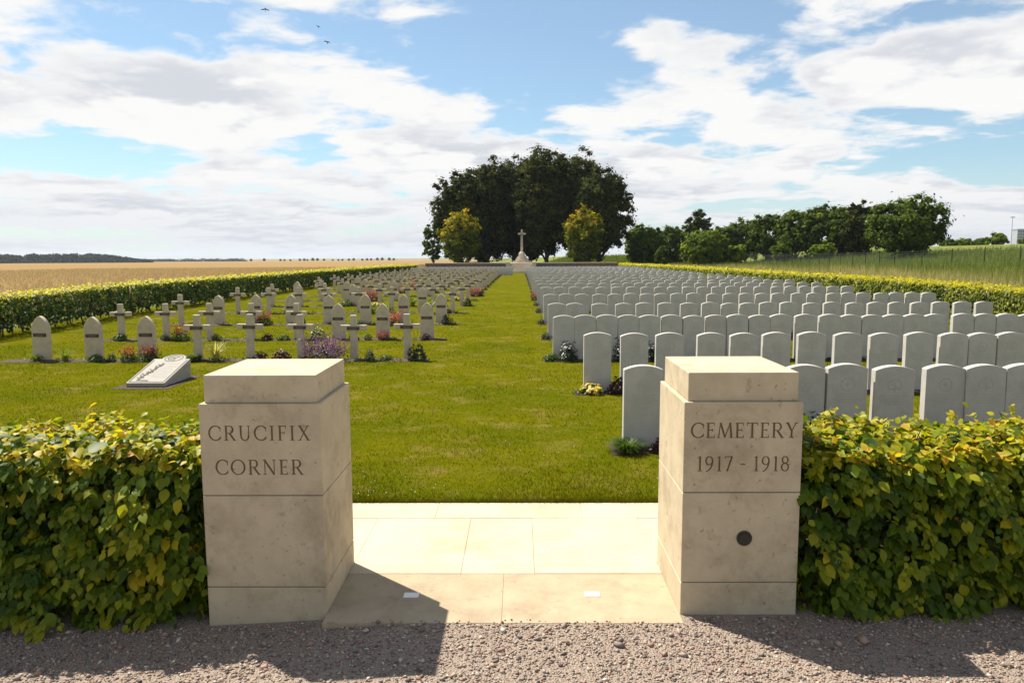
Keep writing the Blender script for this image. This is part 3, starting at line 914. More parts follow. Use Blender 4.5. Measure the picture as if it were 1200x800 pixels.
def emblem_mesh(kind):
    """badge, a few text lines and a plain cross cut in shallow relief"""
    polys = []
    if kind == 0: polys += arc(0, .62, .062, .062, 0, 360, .010, .010, 22)
    elif kind == 1: polys += arc(0, .62, .066, .066, -25, 205, .012, .010, 18) + bar(-.06, .59, .06, .59, .012)
    else: polys += arc(0, .62, .062, .062, 0, 360, .007, .007, 22) + arc(0, .62, .042, .042, 0, 360, .008, .008, 18)
    if kind == 0: polys += bar(-.03, .62, .03, .62, .012) + bar(0, .59, 0, .65, .012)
    elif kind == 1: polys += bar(0, .56, 0, .66, .014) + bar(-.035, .64, .035, .60, .010)
    else: polys += bar(-.02, .60, .02, .64, .014) + bar(-.02, .64, .02, .60, .012)
    return polys


def text_rows():
    polys = []
    for zrow, wd in ((.525, .13), (.498, .10), (.472, .14), (.446, .09)):
        x = -wd
        while x < wd:
            L = rng.uniform(.006, .012)
            polys += bar(x, zrow, x + L, zrow, .013); x += L + .006
    return polys


HS_ME = headstone_mesh()
EM_ME = [bm_mesh('emblem', letters_mesh(emblem_mesh(k), -HT / 2 - .0012, .003), M['carving']) for k in range(3)]
TX_ME = [bm_mesh('inscription', letters_mesh(text_rows(), -HT / 2 - .0008, .003), M['carving']) for k in range(2)]

ROWS_Y = [7.25, 10.38, 13.62, 17.0, 20.4, 24.0, 27.4]
while ROWS_Y[-1] < 78.5: ROWS_Y.append(ROWS_Y[-1] + 3.35)
row_x = {}
row_x[0] = [1.009, 1.50, 2.02, 2.574, 2.97, 3.415, 3.926, 4.313, 4.699]
row_x[1] = [0.885, 1.394, 1.88, 2.448, 2.908, 3.357, 3.84, 4.347, 4.83, 5.323, 5.782, 6.181, 6.579]
row_x[2] = [0.598, 0.985, 1.387, 1.773, 2.159, 2.56, 2.961, 3.362, 3.747, 4.147, 4.532, 4.978, 5.408, 5.777, 6.176, 6.559, 6.927, 7.31, 7.815, 8.198, 8.58]
row_x[3] = [0.631, 1.056, 1.616, 2.156, 2.618, 3.119, 3.619, 4.1, 4.542, 4.965, 5.407]
ends = [8.6, 10.2, 11.2, 11.1, 11.3, 11.0]
count = 0
far_v, far_f = [], []
hv = np.array([v_.co[:] for v_ in HS_ME.vertices])
hs_tri = HS_ME.copy(); bmt = bmesh.new(); bmt.from_mesh(HS_ME); bmesh.ops.triangulate(bmt, faces=list(bmt.faces)); bmt.verts.index_update()
hf = np.array([[v_.index for v_ in f_.verts] for f_ in bmt.faces]); bmt.free(); bpy.data.meshes.remove(hs_tri)
stone_at = []
for ri, yy in enumerate(ROWS_Y):
    xs = list(row_x.get(ri, [0.625 + rng.normal(0, .012)]))
    pitch = [.46, .475, .40, .485, .437, .45][ri] if ri < 6 else float(rng.choice([.43, .45, .48, .42]))
    end = ends[ri] if ri < 6 else 11.25 + rng.normal(0, .1)
    while xs[-1] + pitch < end - HW:
        xs.append(xs[-1] + pitch + rng.normal(0, .018) + (0.09 if rng.uniform() < .07 else 0))
    for ci, x in enumerate(xs):
        xc = x + HW / 2
        yj = yy + rng.normal(0, .012)
        zj = g(xc, yj) + rng.normal(0, .006)
        rot = rng.normal(0, .012); tilt = rng.normal(0, .004)
        stone_at.append((ri, ci, xc, yj))
        if count < 300:
            if ri == 0:
                lab = ['pale headstone standing by itself just left of the right gate pillar', 'first-row headstone behind the left half of the right gate pillar', 'first-row headstone behind the right half of the right gate pillar'][ci] if ci < 3 else \
                    f'pale headstone in the first row, {ORD[ci - 2]} to the right of the gate pillar'
            else:
                lab = f'pale headstone, {ORD[ci + 1]} from the aisle in the {ORD[ri + 1]} row on the right'
            o = lnk('headstone', HS_ME)
            o.location = (xc, yj, zj); o.rotation_euler = (tilt, rng.normal(0, .004), rot)
            tag(o, lab, 'headstone', 'war grave headstones right of the aisle')
            if ri < 6:
                lnk('emblem', EM_ME[int(rng.integers(0, 3))], o)
            if ri < 3:
                lnk('inscription', TX_ME[int(rng.integers(0, 2))], o)['kind'] = 'stuff'
            count += 1
        else:
            c, s = math.cos(rot), math.sin(rot)
            far_f.append(hf + len(far_v) * len(hv))
            far_v.append(np.stack([hv[:, 0] * c - hv[:, 1] * s + xc, hv[:, 0] * s + hv[:, 1] * c + yj, hv[:, 2] + zj], 1))
# last rows on the left of the aisle are the same headstones
for ri, yy in enumerate(ROWS_Y[-3:]):
    for x in np.arange(-10.6, -0.9, .46):
        far_f.append(hf + len(far_v) * len(hv))
        far_v.append(hv + np.array([x, yy + rng.normal(0, .015), g(x, yy)]))
o = lnk('headstones', mesh_np('headstones', np.concatenate(far_v), np.concatenate(far_f), M['headstone']))
tag(o, 'crowded far rows of pale headstones towards the cross', 'headstones', kind='stuff')


# ------------------------------------------------------------------ French crosses and pointed steles
def make_cross():
    t = thing('grave_cross', 'x', 'grave cross')
    bm = bmesh.new()
    a, b_, d = .062, .24, .045
    pts = [(-.072, -.12), (.072, -.12), (a, .55), (b_, .55), (b_, .648), (a * .92, .648), (a * .9, .83), (-a * .9, .83), (-a * .92, .648), (-b_, .648), (-b_, .55), (-a, .55)]
    prism(bm, [(x, -d, z) for x, z in pts][::-1], [(x, d, z) for x, z in pts][::-1])
    bmesh.ops.recalc_face_normals(bm, faces=list(bm.faces))
    bmesh.ops.bevel(bm, geom=list(bm.edges), offset=0.006, segments=1, affect='EDGES')
    lnk('cross_body', bm_mesh('cross_body', bm, M['cross']), t)
    pl = lnk('name_plate', box_mesh('name_plate', -.115, .115, -d - .008, -d - .0005, .562, .622, M['plate'], .002), t)
    bm = bmesh.new()
    for q in bar(-.09, .605, .09, .605, .008) + bar(-.06, .590, .07, .590, .008) + bar(-.08, .575, .05, .575, .008):
        vs = [bm.verts.new((x, -d - .0095, z)) for x, z in q]; bm.faces.new(vs)
    ge = bmesh.ops.extrude_face_region(bm, geom=list(bm.faces)); bmesh.ops.translate(bm, verts=[v_ for v_ in ge['geom'] if isinstance(v_, bmesh.types.BMVert)], vec=(0, .0012, 0))
    bmesh.ops.recalc_face_normals(bm, faces=list(bm.faces))
    lnk('plate_lettering', bm_mesh('plate_lettering', bm, M['plate_text']), pl)
    return t


def make_stele():
    t = thing('grave_stele', 'x', 'grave stele')
    bm = bmesh.new()
    w, d = .155, .05
    pts = [(-w, -.12), (w, -.12), (w * .98, .30), (w, .555)]
    # pointed arch struck from two centres
    H_ = .262; c_ = (H_ * H_ - w * w) / (2 * w)
    for q in np.linspace(0, math.acos(c_ / (w + c_)), 8)[1:]:
        pts.append(((w + c_) * math.cos(q) - c_, .555 + (w + c_) * math.sin(q)))
    pts[-1] = (0.0, .555 + H_)
    lft = [(-x, z) for x, z in pts[2:-1]][::-1]
    pts = pts + lft
    prism(bm, [(x, -d, z) for x, z in pts][::-1], [(x, d, z) for x, z in pts][::-1])
    bmesh.ops.recalc_face_normals(bm, faces=list(bm.faces))
    bmesh.ops.bevel(bm, geom=list(bm.edges), offset=0.005, segments=1, affect='EDGES')
    lnk('stele_body', bm_mesh('stele_body', bm, M['cross']), t)
    pl = lnk('name_plate', box_mesh('name_plate', -.12, .12, -d - .008, -d - .0005, .435, .500, M['plate'], .002), t)
    bm = bmesh.new()
    for q in bar(-.095, .482, .095, .482, .008) + bar(-.06, .467, .07, .467, .008) + bar(-.08, .452, .05, .452, .008):
        vs = [bm.verts.new((x, -d - .0095, z)) for x, z in q]; bm.faces.new(vs)
    ge = bmesh.ops.extrude_face_region(bm, geom=list(bm.faces)); bmesh.ops.translate(bm, verts=[v_ for v_ in ge['geom'] if isinstance(v_, bmesh.types.BMVert)], vec=(0, .0012, 0))
    bmesh.ops.recalc_face_normals(bm, faces=list(bm.faces))
    lnk('plate_lettering', bm_mesh('plate_lettering', bm, M['plate_text']), pl)
    return t


CROSS0, STELE0 = make_cross(), make_stele()
used = {'C': False, 'S': False}
L_Y = [13.75, 17.1, 20.5, 24.0, 27.4]
while L_Y[-1] + 3.35 < ROWS_Y[-3] - 1.5: L_Y.append(L_Y[-1] + 3.35)
PAT = {0: 'SSSCCCCC', 1: 'CCCCCSSS', 2: 'CSSSSSSS', 3: 'CCCCCCSC', 4: 'CSCSCCCC', 5: 'SCSCSCCC', 6: 'CCSCCSCC'}
LX = {0: [-8.852, -7.884, -6.918, -5.953, -4.99, -4.044, -3.067, -2.077], 1: [-9.158, -8.117, -7.135, -6.155, -5.137, -4.159, -3.143, -2.129],
      2: [-9.319, -8.262, -7.229, -6.268, -5.237, -4.231, -3.179, -2.152]}
grave_at = []
for ri, yy in enumerate(L_Y):
    pat = PAT.get(ri) or ''.join(rng.choice(['C', 'C', 'C', 'S']) for _ in range(8))
    xs = LX.get(ri) or [-2.15 - .99 * (7 - k) + rng.normal(0, .03) for k in range(8)]
    if ri > 6:
        xs = [xs[0] - 1.0] + list(xs); pat = 'C' + pat
    nrow = len(xs)
    for ci, (x, kd) in enumerate(zip(xs, pat)):
        proto = CROSS0 if kd == 'C' else STELE0
        o = proto if not used[kd] else copy_tree(proto)
        used[kd] = True
        yj = yy + rng.normal(0, .02)
        o.location = (x, yj, g(x, yj) + rng.normal(0, .008))
        o.rotation_euler = (rng.normal(0, .008), rng.normal(0, .008), rng.normal(0, .025))
        what = 'cream concrete grave cross with name plate' if kd == 'C' else 'cream pointed grave stele with name plate'
        o['label'] = f'{what}, {ORD[nrow - ci]} from the aisle, {ORD[ri + 1]} row left'
        o['group'] = 'grave crosses left of the aisle' if kd == 'C' else 'pointed steles left of the aisle'
        grave_at.append((ri, ci, x, yj, kd, nrow))

# ------------------------------------------------------------------ soil beds


def bed(x0, x1, y0, y1):
    nx = max(4, int((x1 - x0) / .35))
    xs = np.linspace(x0, x1, nx)
    front = y0 + rng.normal(0, .025, nx); back = y1 + rng.normal(0, .02, nx)
    mid = (front + back) / 2
    V = np.concatenate([np.stack([xs, q, gz(xs, q) + zz_], 1) for q, zz_ in ((front, .004), (mid, .022), (back, .004))])
    i = np.arange(nx - 1)
    f = np.concatenate([np.stack([i, i + 1, i + 1 + nx, i + nx], 1), np.stack([i + nx, i + 1 + nx, i + 1 + 2 * nx, i + 2 * nx], 1)])
    o = lnk('soil_bed', mesh_np('soil_bed', V, f, M['soil'], smooth=True))
    tag(o, kind='structure')


for ri, yy in enumerate(L_Y):
    bed(-9.9 if ri > 2 else -9.5, -1.68, yy - .34, yy + .12)
for ri, yy in enumerate(ROWS_Y):
    x0 = row_x[ri][0] if ri in row_x else .62
    bed(x0 - .14, 11.3 if ri > 1 else 10, yy - .30, yy + .10)


# ------------------------------------------------------------------ plants
def pl_mound(mat, n, r, hgt, ls, tm=LEAF4, up_=0.3):
    d = rvec(n); d[:, 2] = np.abs(d[:, 2])
    rad = rng.uniform(.55, 1.0, n) ** .5 * (1 + .25 * np.sin(3 * np.arctan2(d[:, 1], d[:, 0]) + r * 40))
    P_ = d * rad[:, None] * np.array([r, r * .8, hgt])
    v, f = scatter(P_, d + rng.normal(0, .5, (n, 3)) + np.array([0, 0, up_]), d + rng.normal(0, .6, (n, 3)), rng.uniform(.7, 1.3, n) * ls, tm)
    return mesh_np('foliage', v, f, mat, np.repeat(np.clip(rng.normal(.45, .25, n), 0, 1), len(tm[0])))


def pl_blades(mat, n, r, hgt, w, arch):
    """arching strap leaves in three bent pieces"""
    V, Fc, R_ = [], [], []
    for i in range(n):
        a = rng.uniform(0, 2 * PI); h_ = hgt * rng.uniform(.6, 1.15); o_ = arch * rng.uniform(.3, 1.2); b0 = rng.uniform(0, r)
        dx, dy = math.cos(a), math.sin(a); sx, sy = -dy * w, dx * w
        base = len(V)
        for q, wd in ((0, 1), (.45, .9), (.8, .55), (1, .08)):
            out = b0 * .5 + o_ * q ** 2; z = h_ * (q - .38 * q ** 3 * (o_ / (h_ + .01)))
            V += [(dx * out - sx * wd / 2, dy * out - sy * wd / 2, z), (dx * out + sx * wd / 2, dy * out + sy * wd / 2, z)]
        for k in range(3):
            c = base + 2 * k
            Fc.append((c, c + 1, c + 3, c + 2))
        R_ += [rng.uniform()] * 8
    return mesh_np('foliage', np.array(V), np.array(Fc), mat, np.array(R_))


def pl_spikes(mat, n, r, z0, hgt, ls, k=9):
    """upright flower spikes"""
    Ps = []
    for i in range(n):
        a = rng.uniform(0, 2 * PI); rr = r * math.sqrt(rng.uniform()); b0 = z0 * rng.uniform(.6, 1.1); hh = hgt * rng.uniform(.5, 1.2)
        q = np.linspace(0, 1, k)
        lean = .35 * rr / (r + 1e-6)
        Ps.append(np.stack([math.cos(a) * (rr + lean * hh * q) + rng.normal(0, .006, k), math.sin(a) * (rr * .8 + lean * hh * q) + rng.normal(0, .006, k), b0 + hh * q], 1))
    P_ = np.concatenate(Ps); m_ = len(P_)
    v, f = scatter(P_, rvec(m_), rvec(m_) + np.array([0, 0, .8]), rng.uniform(.7, 1.2, m_) * ls, LEAF4)
    return mesh_np('flowers', v, f, mat, np.repeat(rng.uniform(0, 1, m_), 4))


def pl_heads(mat, n, r, hgt, ls):
    d = rvec(n); d[:, 2] = np.abs(d[:, 2]) * .8 + .2
    P_ = d * np.array([r, r * .8, hgt]) * rng.uniform(.92, 1.12, n)[:, None]
    Ps = np.repeat(P_, 5, 0); m_ = len(Ps)
    a = np.tile(np.arange(5) / 5 * 2 * PI, n)
    T = np.stack([np.cos(a), np.sin(a), np.full(m_, .1)], 1)
    v, f = scatter(Ps, np.repeat(d + np.array([0, -.4, .8]), 5, 0), T, np.repeat(rng.uniform(.8, 1.2, n), 5) * ls, LEAF4)
    return mesh_np('flowers', v, f, mat, np.repeat(np.repeat(rng.uniform(0, 1, n), 5), 4))


KINDS = {
    'green': ('low_shrub', 'low mound of green leaves', lambda: (pl_mound(M['p_green'], 420, .20, .17, .045), None)),
    'dark': ('low_shrub', 'small dark leafy shrub', lambda: (pl_mound(M['p_dark'], 380, .15, .22, .040), None)),
    'lime': ('leafy_perennial', 'fresh lime green perennial', lambda: (pl_blades(M['p_lime'], 110, .12, .28, .016, .20), None)),
    'white': ('flowering_shrub', 'white-flowered dark shrub', lambda: (pl_mound(M['p_dark'], 460, .19, .34, .042), pl_heads(M['f_white'], 38, .19, .35, .022))),
    'red': ('red_perennial', 'red-spiked perennial', lambda: (pl_mound(M['p_green'], 320, .20, .18, .045), pl_spikes(M['f_red'], 42, .17, .14, .20, .030))),
    'rust': ('rust_shrub', 'rusty pink flowering shrub', lambda: (pl_mound(M['f_plum'], 240, .22, .22, .045), pl_spikes(M['f_pink'], 90, .22, .10, .20, .030))),
    'purple': ('purple_shrub', 'wide bush of purple flower spikes', lambda: (pl_mound(M['p_dark'], 420, .36, .20, .045), pl_spikes(M['f_purple'], 190, .38, .10, .27, .026, 10))),
    'yellow': ('yellow_flowers', 'clump of yellow flowers', lambda: (pl_mound(M['p_green'], 260, .17, .10, .04), pl_heads(M['f_yellow'], 70, .18, .125, .026))),
    'gold': ('yellow_shrub', 'yellow-green leafy shrub', lambda: (pl_mound(M['p_lime'], 420, .21, .22, .045), pl_heads(M['f_yellow'], 18, .2, .22, .02))),
    'straw': ('ornamental_grass', 'straw-coloured ornamental grass', lambda: (pl_blades(M['p_straw'], 90, .10, .40, .013, .26), pl_mound(M['p_green'], 120, .12, .08, .03))),
    'plum': ('plum_perennial', 'low plum-red leafy plant', lambda: (pl_mound(M['f_plum'], 300, .15, .16, .045), pl_heads(M['f_pink'], 10, .15, .17, .018))),
    'cushion': ('cushion_plant', 'dense green cushion plant', lambda: (pl_blades(M['p_green'], 520, .19, .15, .008, .16), None)),
}
PLANT = {}


def plant(kind, x, y, s, where, rz=None):
    nm, lb, fn = KINDS[kind]
    if kind not in PLANT: PLANT[kind] = fn()
    fo, fl = PLANT[kind]
    t = thing(nm, f'{lb} {where}', 'plant', (x, y, g(x, y) + .012), rng.uniform(0, 2 * PI) if rz is None else rz, 'plants in the grave beds')
    t.scale = (s, s, s * rng.uniform(.9, 1.1))
    lnk('foliage', fo, t)['kind'] = 'stuff'
    if fl is not None: lnk('flowers' if fl.name.startswith('flowers') else 'foliage', fl, t)['kind'] = 'stuff'


def ordn(k):
    return ORD[min(k, len(ORD) - 1)]


# plants that the photograph shows one by one, left of the aisle (row, x, kind, size, where)
for ri, x, kd, s, wh in (
        (0, -8.35, 'lime', .75, 'between the two leftmost steles of the front row'), (0, -7.45, 'dark', .6, 'right of the second stele in the front left row'),
        (0, -7.15, 'red', .85, 'left of the third stele in the front left row'), (0, -6.75, 'red', .95, 'before the third stele in the front left row'),
        (0, -5.95, 'cushion', 1.0, 'at the foot of the leftmost cross in the front row'), (0, -5.55, 'straw', 1.0, 'beside the leftmost cross in the front row'),
        (0, -4.75, 'plum', .9, 'right of the second front row cross from the left'), (0, -4.35, 'plum', 1.0, 'left of the middle cross in the front row'),
        (0, -3.55, 'purple', 1.25, 'behind the left gate pillar in the front row'), (0, -2.75, 'white', .55, 'between the two front crosses nearest the aisle'),
        (0, -2.45, 'green', .55, 'left of the front cross nearest the aisle'), (0, -1.87, 'dark', 1.15, 'at the aisle end of the front left bed'),
        (0, -8.9, 'lime', .55, 'at the foot of the leftmost front row stele'), (0, -7.75, 'green', .7, 'at the foot of the second front row stele'),
        (1, -9.1, 'green', .8, 'at the foot of the leftmost second row cross'), (1, -8.55, 'cushion', .6, 'right of the leftmost second row cross'), (1, -8.1, 'dark', .6, 'left of the red plant in the second left row'),
        (1, -7.7, 'red', 1.15, 'between the second and third crosses of the second left row'), (1, -6.9, 'dark', .65, 'beside the third cross of the second left row'),
        (1, -5.75, 'plum', .8, 'left of the fifth second row cross'), (1, -5.35, 'green', .7, 'at the foot of the fifth second row cross'), (1, -4.6, 'white', .85, 'left of the first stele in the second left row'),
        (1, -3.75, 'plum', .75, 'right of the first stele in the second left row'), (1, -3.45, 'dark', .6, 'left of the middle second row stele'), (1, -3.1, 'rust', .6, 'before the middle second row stele'),
        (1, -2.15, 'plum', .8, 'before the second row stele nearest the aisle'), (1, -2.6, 'dark', .5, 'left of the second row stele nearest the aisle'),
        (2, -6.95, 'red', 1.15, 'between the steles at the left of the third row'), (2, -7.35, 'white', .6, 'at the second item of the third left row'), (2, -5.95, 'dark', .9, 'before the third row, fourth stele from the aisle side'),
        (2, -5.0, 'green', .8, 'near the middle of the third left row'), (2, -3.5, 'rust', 1.15, 'between two steles right of the middle, third left row'),
        (2, -2.45, 'dark', .55, 'left of the third row stele nearest the aisle'), (2, -2.0, 'dark', 1.1, 'at the aisle end of the third left bed'), (2, -4.4, 'green', .7, 'left of the rusty bush in the third left row'),
        (3, -7.4, 'dark', .9, 'at the left of the fourth left row'), (3, -4.75, 'gold', 1.2, 'left of the middle in the fourth left row'), (3, -2.9, 'lime', 1.6, 'near the aisle in the fourth left row'), (3, -2.3, 'plum', .9, 'beside the lime plant in the fourth left row'),
        (3, -4.2, 'gold', 1.0, 'in the middle of the fourth left row'), (4, -6.3, 'green', 1.1, 'at the left of the fifth left row'), (4, -5.2, 'yellow', 1.2, 'in the middle of the fifth left row'), (4, -3.9, 'lime', 1.3, 'right of the middle in the fifth left row'),
        (4, -1.9, 'dark', 1.1, 'at the aisle end of the fifth left bed'), (5, -6.0, 'rust', 1.5, 'left of the middle in the sixth left row'), (5, -2.6, 'yellow', 1.3, 'near the aisle in the sixth left row'), (5, -3.3, 'gold', 1.1, 'third from the aisle in the sixth left row'),
        (6, -2.0, 'rust', 1.35, 'at the aisle end of the seventh left bed'), (6, -1.75, 'dark', 1.0, 'next to the rusty bush, seventh left bed end'), (6, -4.4, 'dark', 1.2, 'in the middle of the seventh left row')):
    plant(kd, x, L_Y[ri] - .20 + rng.normal(0, .03), s, wh)
mixk = ['green', 'dark', 'dark', 'gold', 'plum', 'cushion', 'rust', 'white', 'lime']
for ri in range(7, len(L_Y)):
    for ci in range(4):
        x = -1.95 - ci * 2.05 + rng.normal(0, .25)
        if ci == 0: x = -1.85
        plant('dark' if ci == 0 else str(rng.choice(mixk)), x, L_Y[ri] - .20, rng.uniform(.8, 1.2) if ci else .6, f'in the {ORD[ri + 1]} left row, {ORD[ci + 1]} plant from the aisle')
# right of the aisle
for ri, x, kd, s, wh in (
        (0, 1.02, 'cushion', 1.0, 'at the foot of the lone headstone by the right pillar'), (0, 1.36, 'plum', .75, 'beside the cushion plant at the lone headstone'),
        (0, 2.80, 'white', 1.0, 'beside the first headstone right of the gate pillar'), (0, 3.34, 'plum', 1.0, 'between two front row headstones over the right hedge'), (0, 4.28, 'plum', .9, 'between front row headstones at the far right'),
        (1, 0.98, 'yellow', 1.0, 'at the foot of the second row headstone by the aisle'), (1, 1.36, 'plum', 1.05, 'between the first two second row headstones'), (1, 3.0, 'green', .8, 'in the second right row behind the gate pillar'), (1, 4.32, 'plum', .8, 'in the second right row above the hedge'),
        (2, 0.55, 'green', .75, 'at the aisle end of the third right bed'), (2, 0.86, 'white', 1.0, 'at the foot of the third row headstone by the aisle'), (2, 1.86, 'white', 1.05, 'in the third right row, second such from the aisle'),
        (2, 2.35, 'white', .9, 'in the third right row, third such from the aisle'), (2, 3.35, 'red', .85, 'in the third right row above the gate pillar'), (2, 5.3, 'green', 1.0, 'in the third right row, right of the gate pillar')):
    plant(kd, x, ROWS_Y[ri] - .19, s, wh)
for ri in range(3, len(ROWS_Y)):
    plant('red' if ri == 7 else 'dark', .57, ROWS_Y[ri] - .16, (.62 if ri < 9 else .4) if ri != 7 else .9, f'at the aisle end of the {ORD[ri + 1]} bed on the right')
for ri in (3, 4, 5):
    for k in range(6):
        plant(str(rng.choice(mixk)), 1.4 + k * 1.6 + rng.normal(0, .3), ROWS_Y[ri] - .18, rng.uniform(.6, .9), f'before the {ORD[ri + 1]} right row, {ORD[k + 2]} from the aisle')

# ------------------------------------------------------------------ sloping tablet
tt = thing('memorial_tablet', 'sloping inscribed stone tablet with round crest on the left lawn', 'tablet', (-5.48, 10.78, 0), 0.0)
th = math.atan2(.25, .95)
W2 = .285


def along(u, wv, hgt):
    """point on the slope: u across, wv up the slope, hgt above its face"""
    return (u, wv * math.cos(th) - hgt * math.sin(th), .035 + wv * math.sin(th) + hgt * math.cos(th))


def slope_prism(pts, h0, h1):
    bm = bmesh.new()
    prism(bm, [along(u, w_, h0) for u, w_ in pts], [along(u, w_, h1) for u, w_ in pts])
    bmesh.ops.recalc_face_normals(bm, faces=list(bm.faces))
    return bm


bm = bmesh.new()
prism(bm, [(-W2 + .04, .05, -.1), (-W2 + .04, .92, -.1), (-W2 + .04, .92, .235), (-W2 + .04, .05, .008)], [(W2 - .015, .05, -.1), (W2 - .015, .92, -.1), (W2 - .015, .92, .235), (W2 - .015, .05, .008)])
bmesh.ops.recalc_face_normals(bm, faces=list(bm.faces))
lnk('wedge_base', bm_mesh('wedge_base', bm, M['tablet']), tt)
outl = [(-W2, 0), (W2, 0), (W2, .93)]
for q in np.linspace(0, PI, 15): outl.append((.02 + .185 * math.cos(q), .93 + .185 * math.sin(q) * 1.0))
outl += [(-W2, .93)]
bm = slope_prism(outl, -.03, .03)
bmesh.ops.bevel(bm, geom=[e for e in bm.edges], offset=.005, segments=1, affect='EDGES')
slb = lnk('slab', bm_mesh('slab', bm, M['tablet']), tt)


def relief(name, polys, mat, h0=.028, h1=.034):
    bm = bmesh.new()
    for i, q in enumerate(polys):
        e = (i % 7) * .00012
        prism(bm, [along(u, w_, h0) for u, w_ in q], [along(u, w_, h1 + e) for u, w_ in q])
    bmesh.ops.recalc_face_normals(bm, faces=list(bm.faces))
    return lnk(name, bm_mesh(name, bm, mat), slb)


relief('border', bar(-W2 + .03, .04, W2 - .03, .04, .012) + bar(-W2 + .03, .04, -W2 + .03, .88, .012) + bar(W2 - .03, .04, W2 - .03, .88, .012), M['relief'])
relief('crest', arc(.02, .95, .135, .135, 0, 360, .014, .014, 26) + arc(.02, .95, .085, .085, 20, 300, .022, .012, 16) + bar(-.03, .92, .07, .99, .025) + bar(.0, .98, .05, .91, .022), M['relief'], .028, .033)
sprig = []
for k in range(9):
    w_ = .16 + k * .06; u0 = -.15 + .012 * k
    j_ = rng.normal(0, .018, 6)
    sprig += bar(u0 + j_[0], w_ + j_[1], u0 - .045 + j_[2], w_ + .05 + j_[3], .012 + .010 * rng.uniform()) + bar(u0 + .01, w_ + .02, u0 + .04 + j_[4], w_ + .06 + j_[5], .010 + .010 * rng.uniform())
sprig += bar(-.16, .11, -.05, .74, .014) + bar(-.17, .10, .0, .085, .02)
relief('sprig', sprig, M['relief'], .028, .036)
lines = []
for k in range(9):
    w_ = .22 + k * .062; u0 = -.02
    while u0 < .20 + .02 * math.sin(k * 2.3):
        L = rng.uniform(.008, .022); lines += bar(u0, w_, u0 + L, w_, .018); u0 += L + .007
relief('inscription', lines, M['carving'], .028, .0315)['kind'] = 'stuff'
tag(grid_sheet('soil_bed', [-5.9, -5.5, -5.08], [10.60, 11.2, 11.86], lambda x, y: x * 0 + .005, M['soil']), kind='structure')

# ------------------------------------------------------------------ lawn blades
n = 190000
u = rng.uniform(0, 1, n)
yb = 5.575 + (34 - 5.575) * u ** 2.6
half = 0.72 * yb + .2
xb = rng.uniform(-1, 1, n) * half
ok = (np.abs(xb) < 11) & (rng.uniform(0, 1, n) > sm(12, 34, yb))
xb, yb = xb[ok], yb[ok]; n = len(xb)
hb = rng.uniform(.014, .034, n) * (1 + .4 * np.sin(xb * 3.1) * np.sin(yb * 2.3)) * (1 + .02 * (yb - 5.5))
hb = np.where(yb < 5.62, hb * 1.5, hb)
T = np.stack([rng.normal(0, .55, n), rng.normal(0, .55, n), np.ones(n)], 1)
v, f = scatter(np.stack([xb, yb, gz(xb, yb) - .002], 1), np.stack([rng.normal(0, 1, n), rng.normal(-.5, 1, n), rng.normal(.2, .3, n)], 1), T, hb, BLADE, .0045 + .0007 * (yb - 5.5))
o = lnk('grass_blades', mesh_np('grass_blades', v, f, M['blades'], np.repeat(rng.uniform(0, 1, n), 3)))
tag(o, 'short mown grass of the lawn behind the gate', 'grass', kind='stuff')
# clover heads and dry flecks in the sward
n = 260
yb = 5.7 + 9 * rng.uniform(0, 1, n) ** 1.4; xb = rng.uniform(-1.6, 1.3, n) * (yb / 6)
ok = np.sin(xb * 2.3 + 1) * np.sin(yb * 1.9) > .1
xb, yb = xb[ok], yb[ok]; n = len(xb)
v, f = scatter(np.stack([xb, yb, gz(xb, yb) + .022], 1), rvec(n) * .4 + np.array([0, -.5, 1]), rvec(n), .008, CARD)
o = lnk('clover', mesh_np('clover', v, f, M['f_white'], np.repeat(rng.uniform(0, 1, n), 4)))
tag(o, 'tiny white clover heads scattered in the lawn', 'clover', kind='stuff')

# ------------------------------------------------------------------ wheat field
tag(grid_sheet('wheat_field', sorted(set([-14.6, -16, -19, -24, -30, -40, -55, -75, -100, -140, -200, -300, -450, -700, -1000, -1500, -2200])),
               [-60, -20, 0, 8, 14, 20, 30, 40, 55, 75, 100, 140, 200, 300, 420, 600, 850, 1200, 1700, 2400], lambda x, y: gz(x, y) + .42, M['wheat']), kind='structure')
me = bpy.data.objects['wheat_field'].data
n = 90000
u = rng.uniform(0, 1, n)
xw = -14.4 - 60 * rng.uniform(0, 1, n) ** 2.0
yw = 9 + 120 * rng.uniform(0, 1, n) ** 1.5
hw = rng.uniform(.22, .36, n)
hw = np.where(xw > -15, .6 * rng.uniform(.7, 1.1, n), hw)
zb_ = gz(xw, yw) + np.where(xw > -14.7, 0.05, .36)
T = np.stack([rng.normal(0, .22, n), rng.normal(0, .22, n), np.ones(n)], 1)
v, f = scatter(np.stack([xw, yw, zb_], 1), np.stack([rng.normal(.6, .6, n), rng.normal(-.6, .6, n), np.zeros(n)], 1), T, hw, BLADE, .018 + .0010 * np.hypot(xw, yw) * .5)
o = lnk('wheat_stalks', mesh_np('wheat_stalks', v, f, M['stalk'], np.repeat(rng.uniform(0, 1, n), 3)))
tag(o, 'ripe golden wheat standing behind the left hedge', 'wheat', kind='stuff')

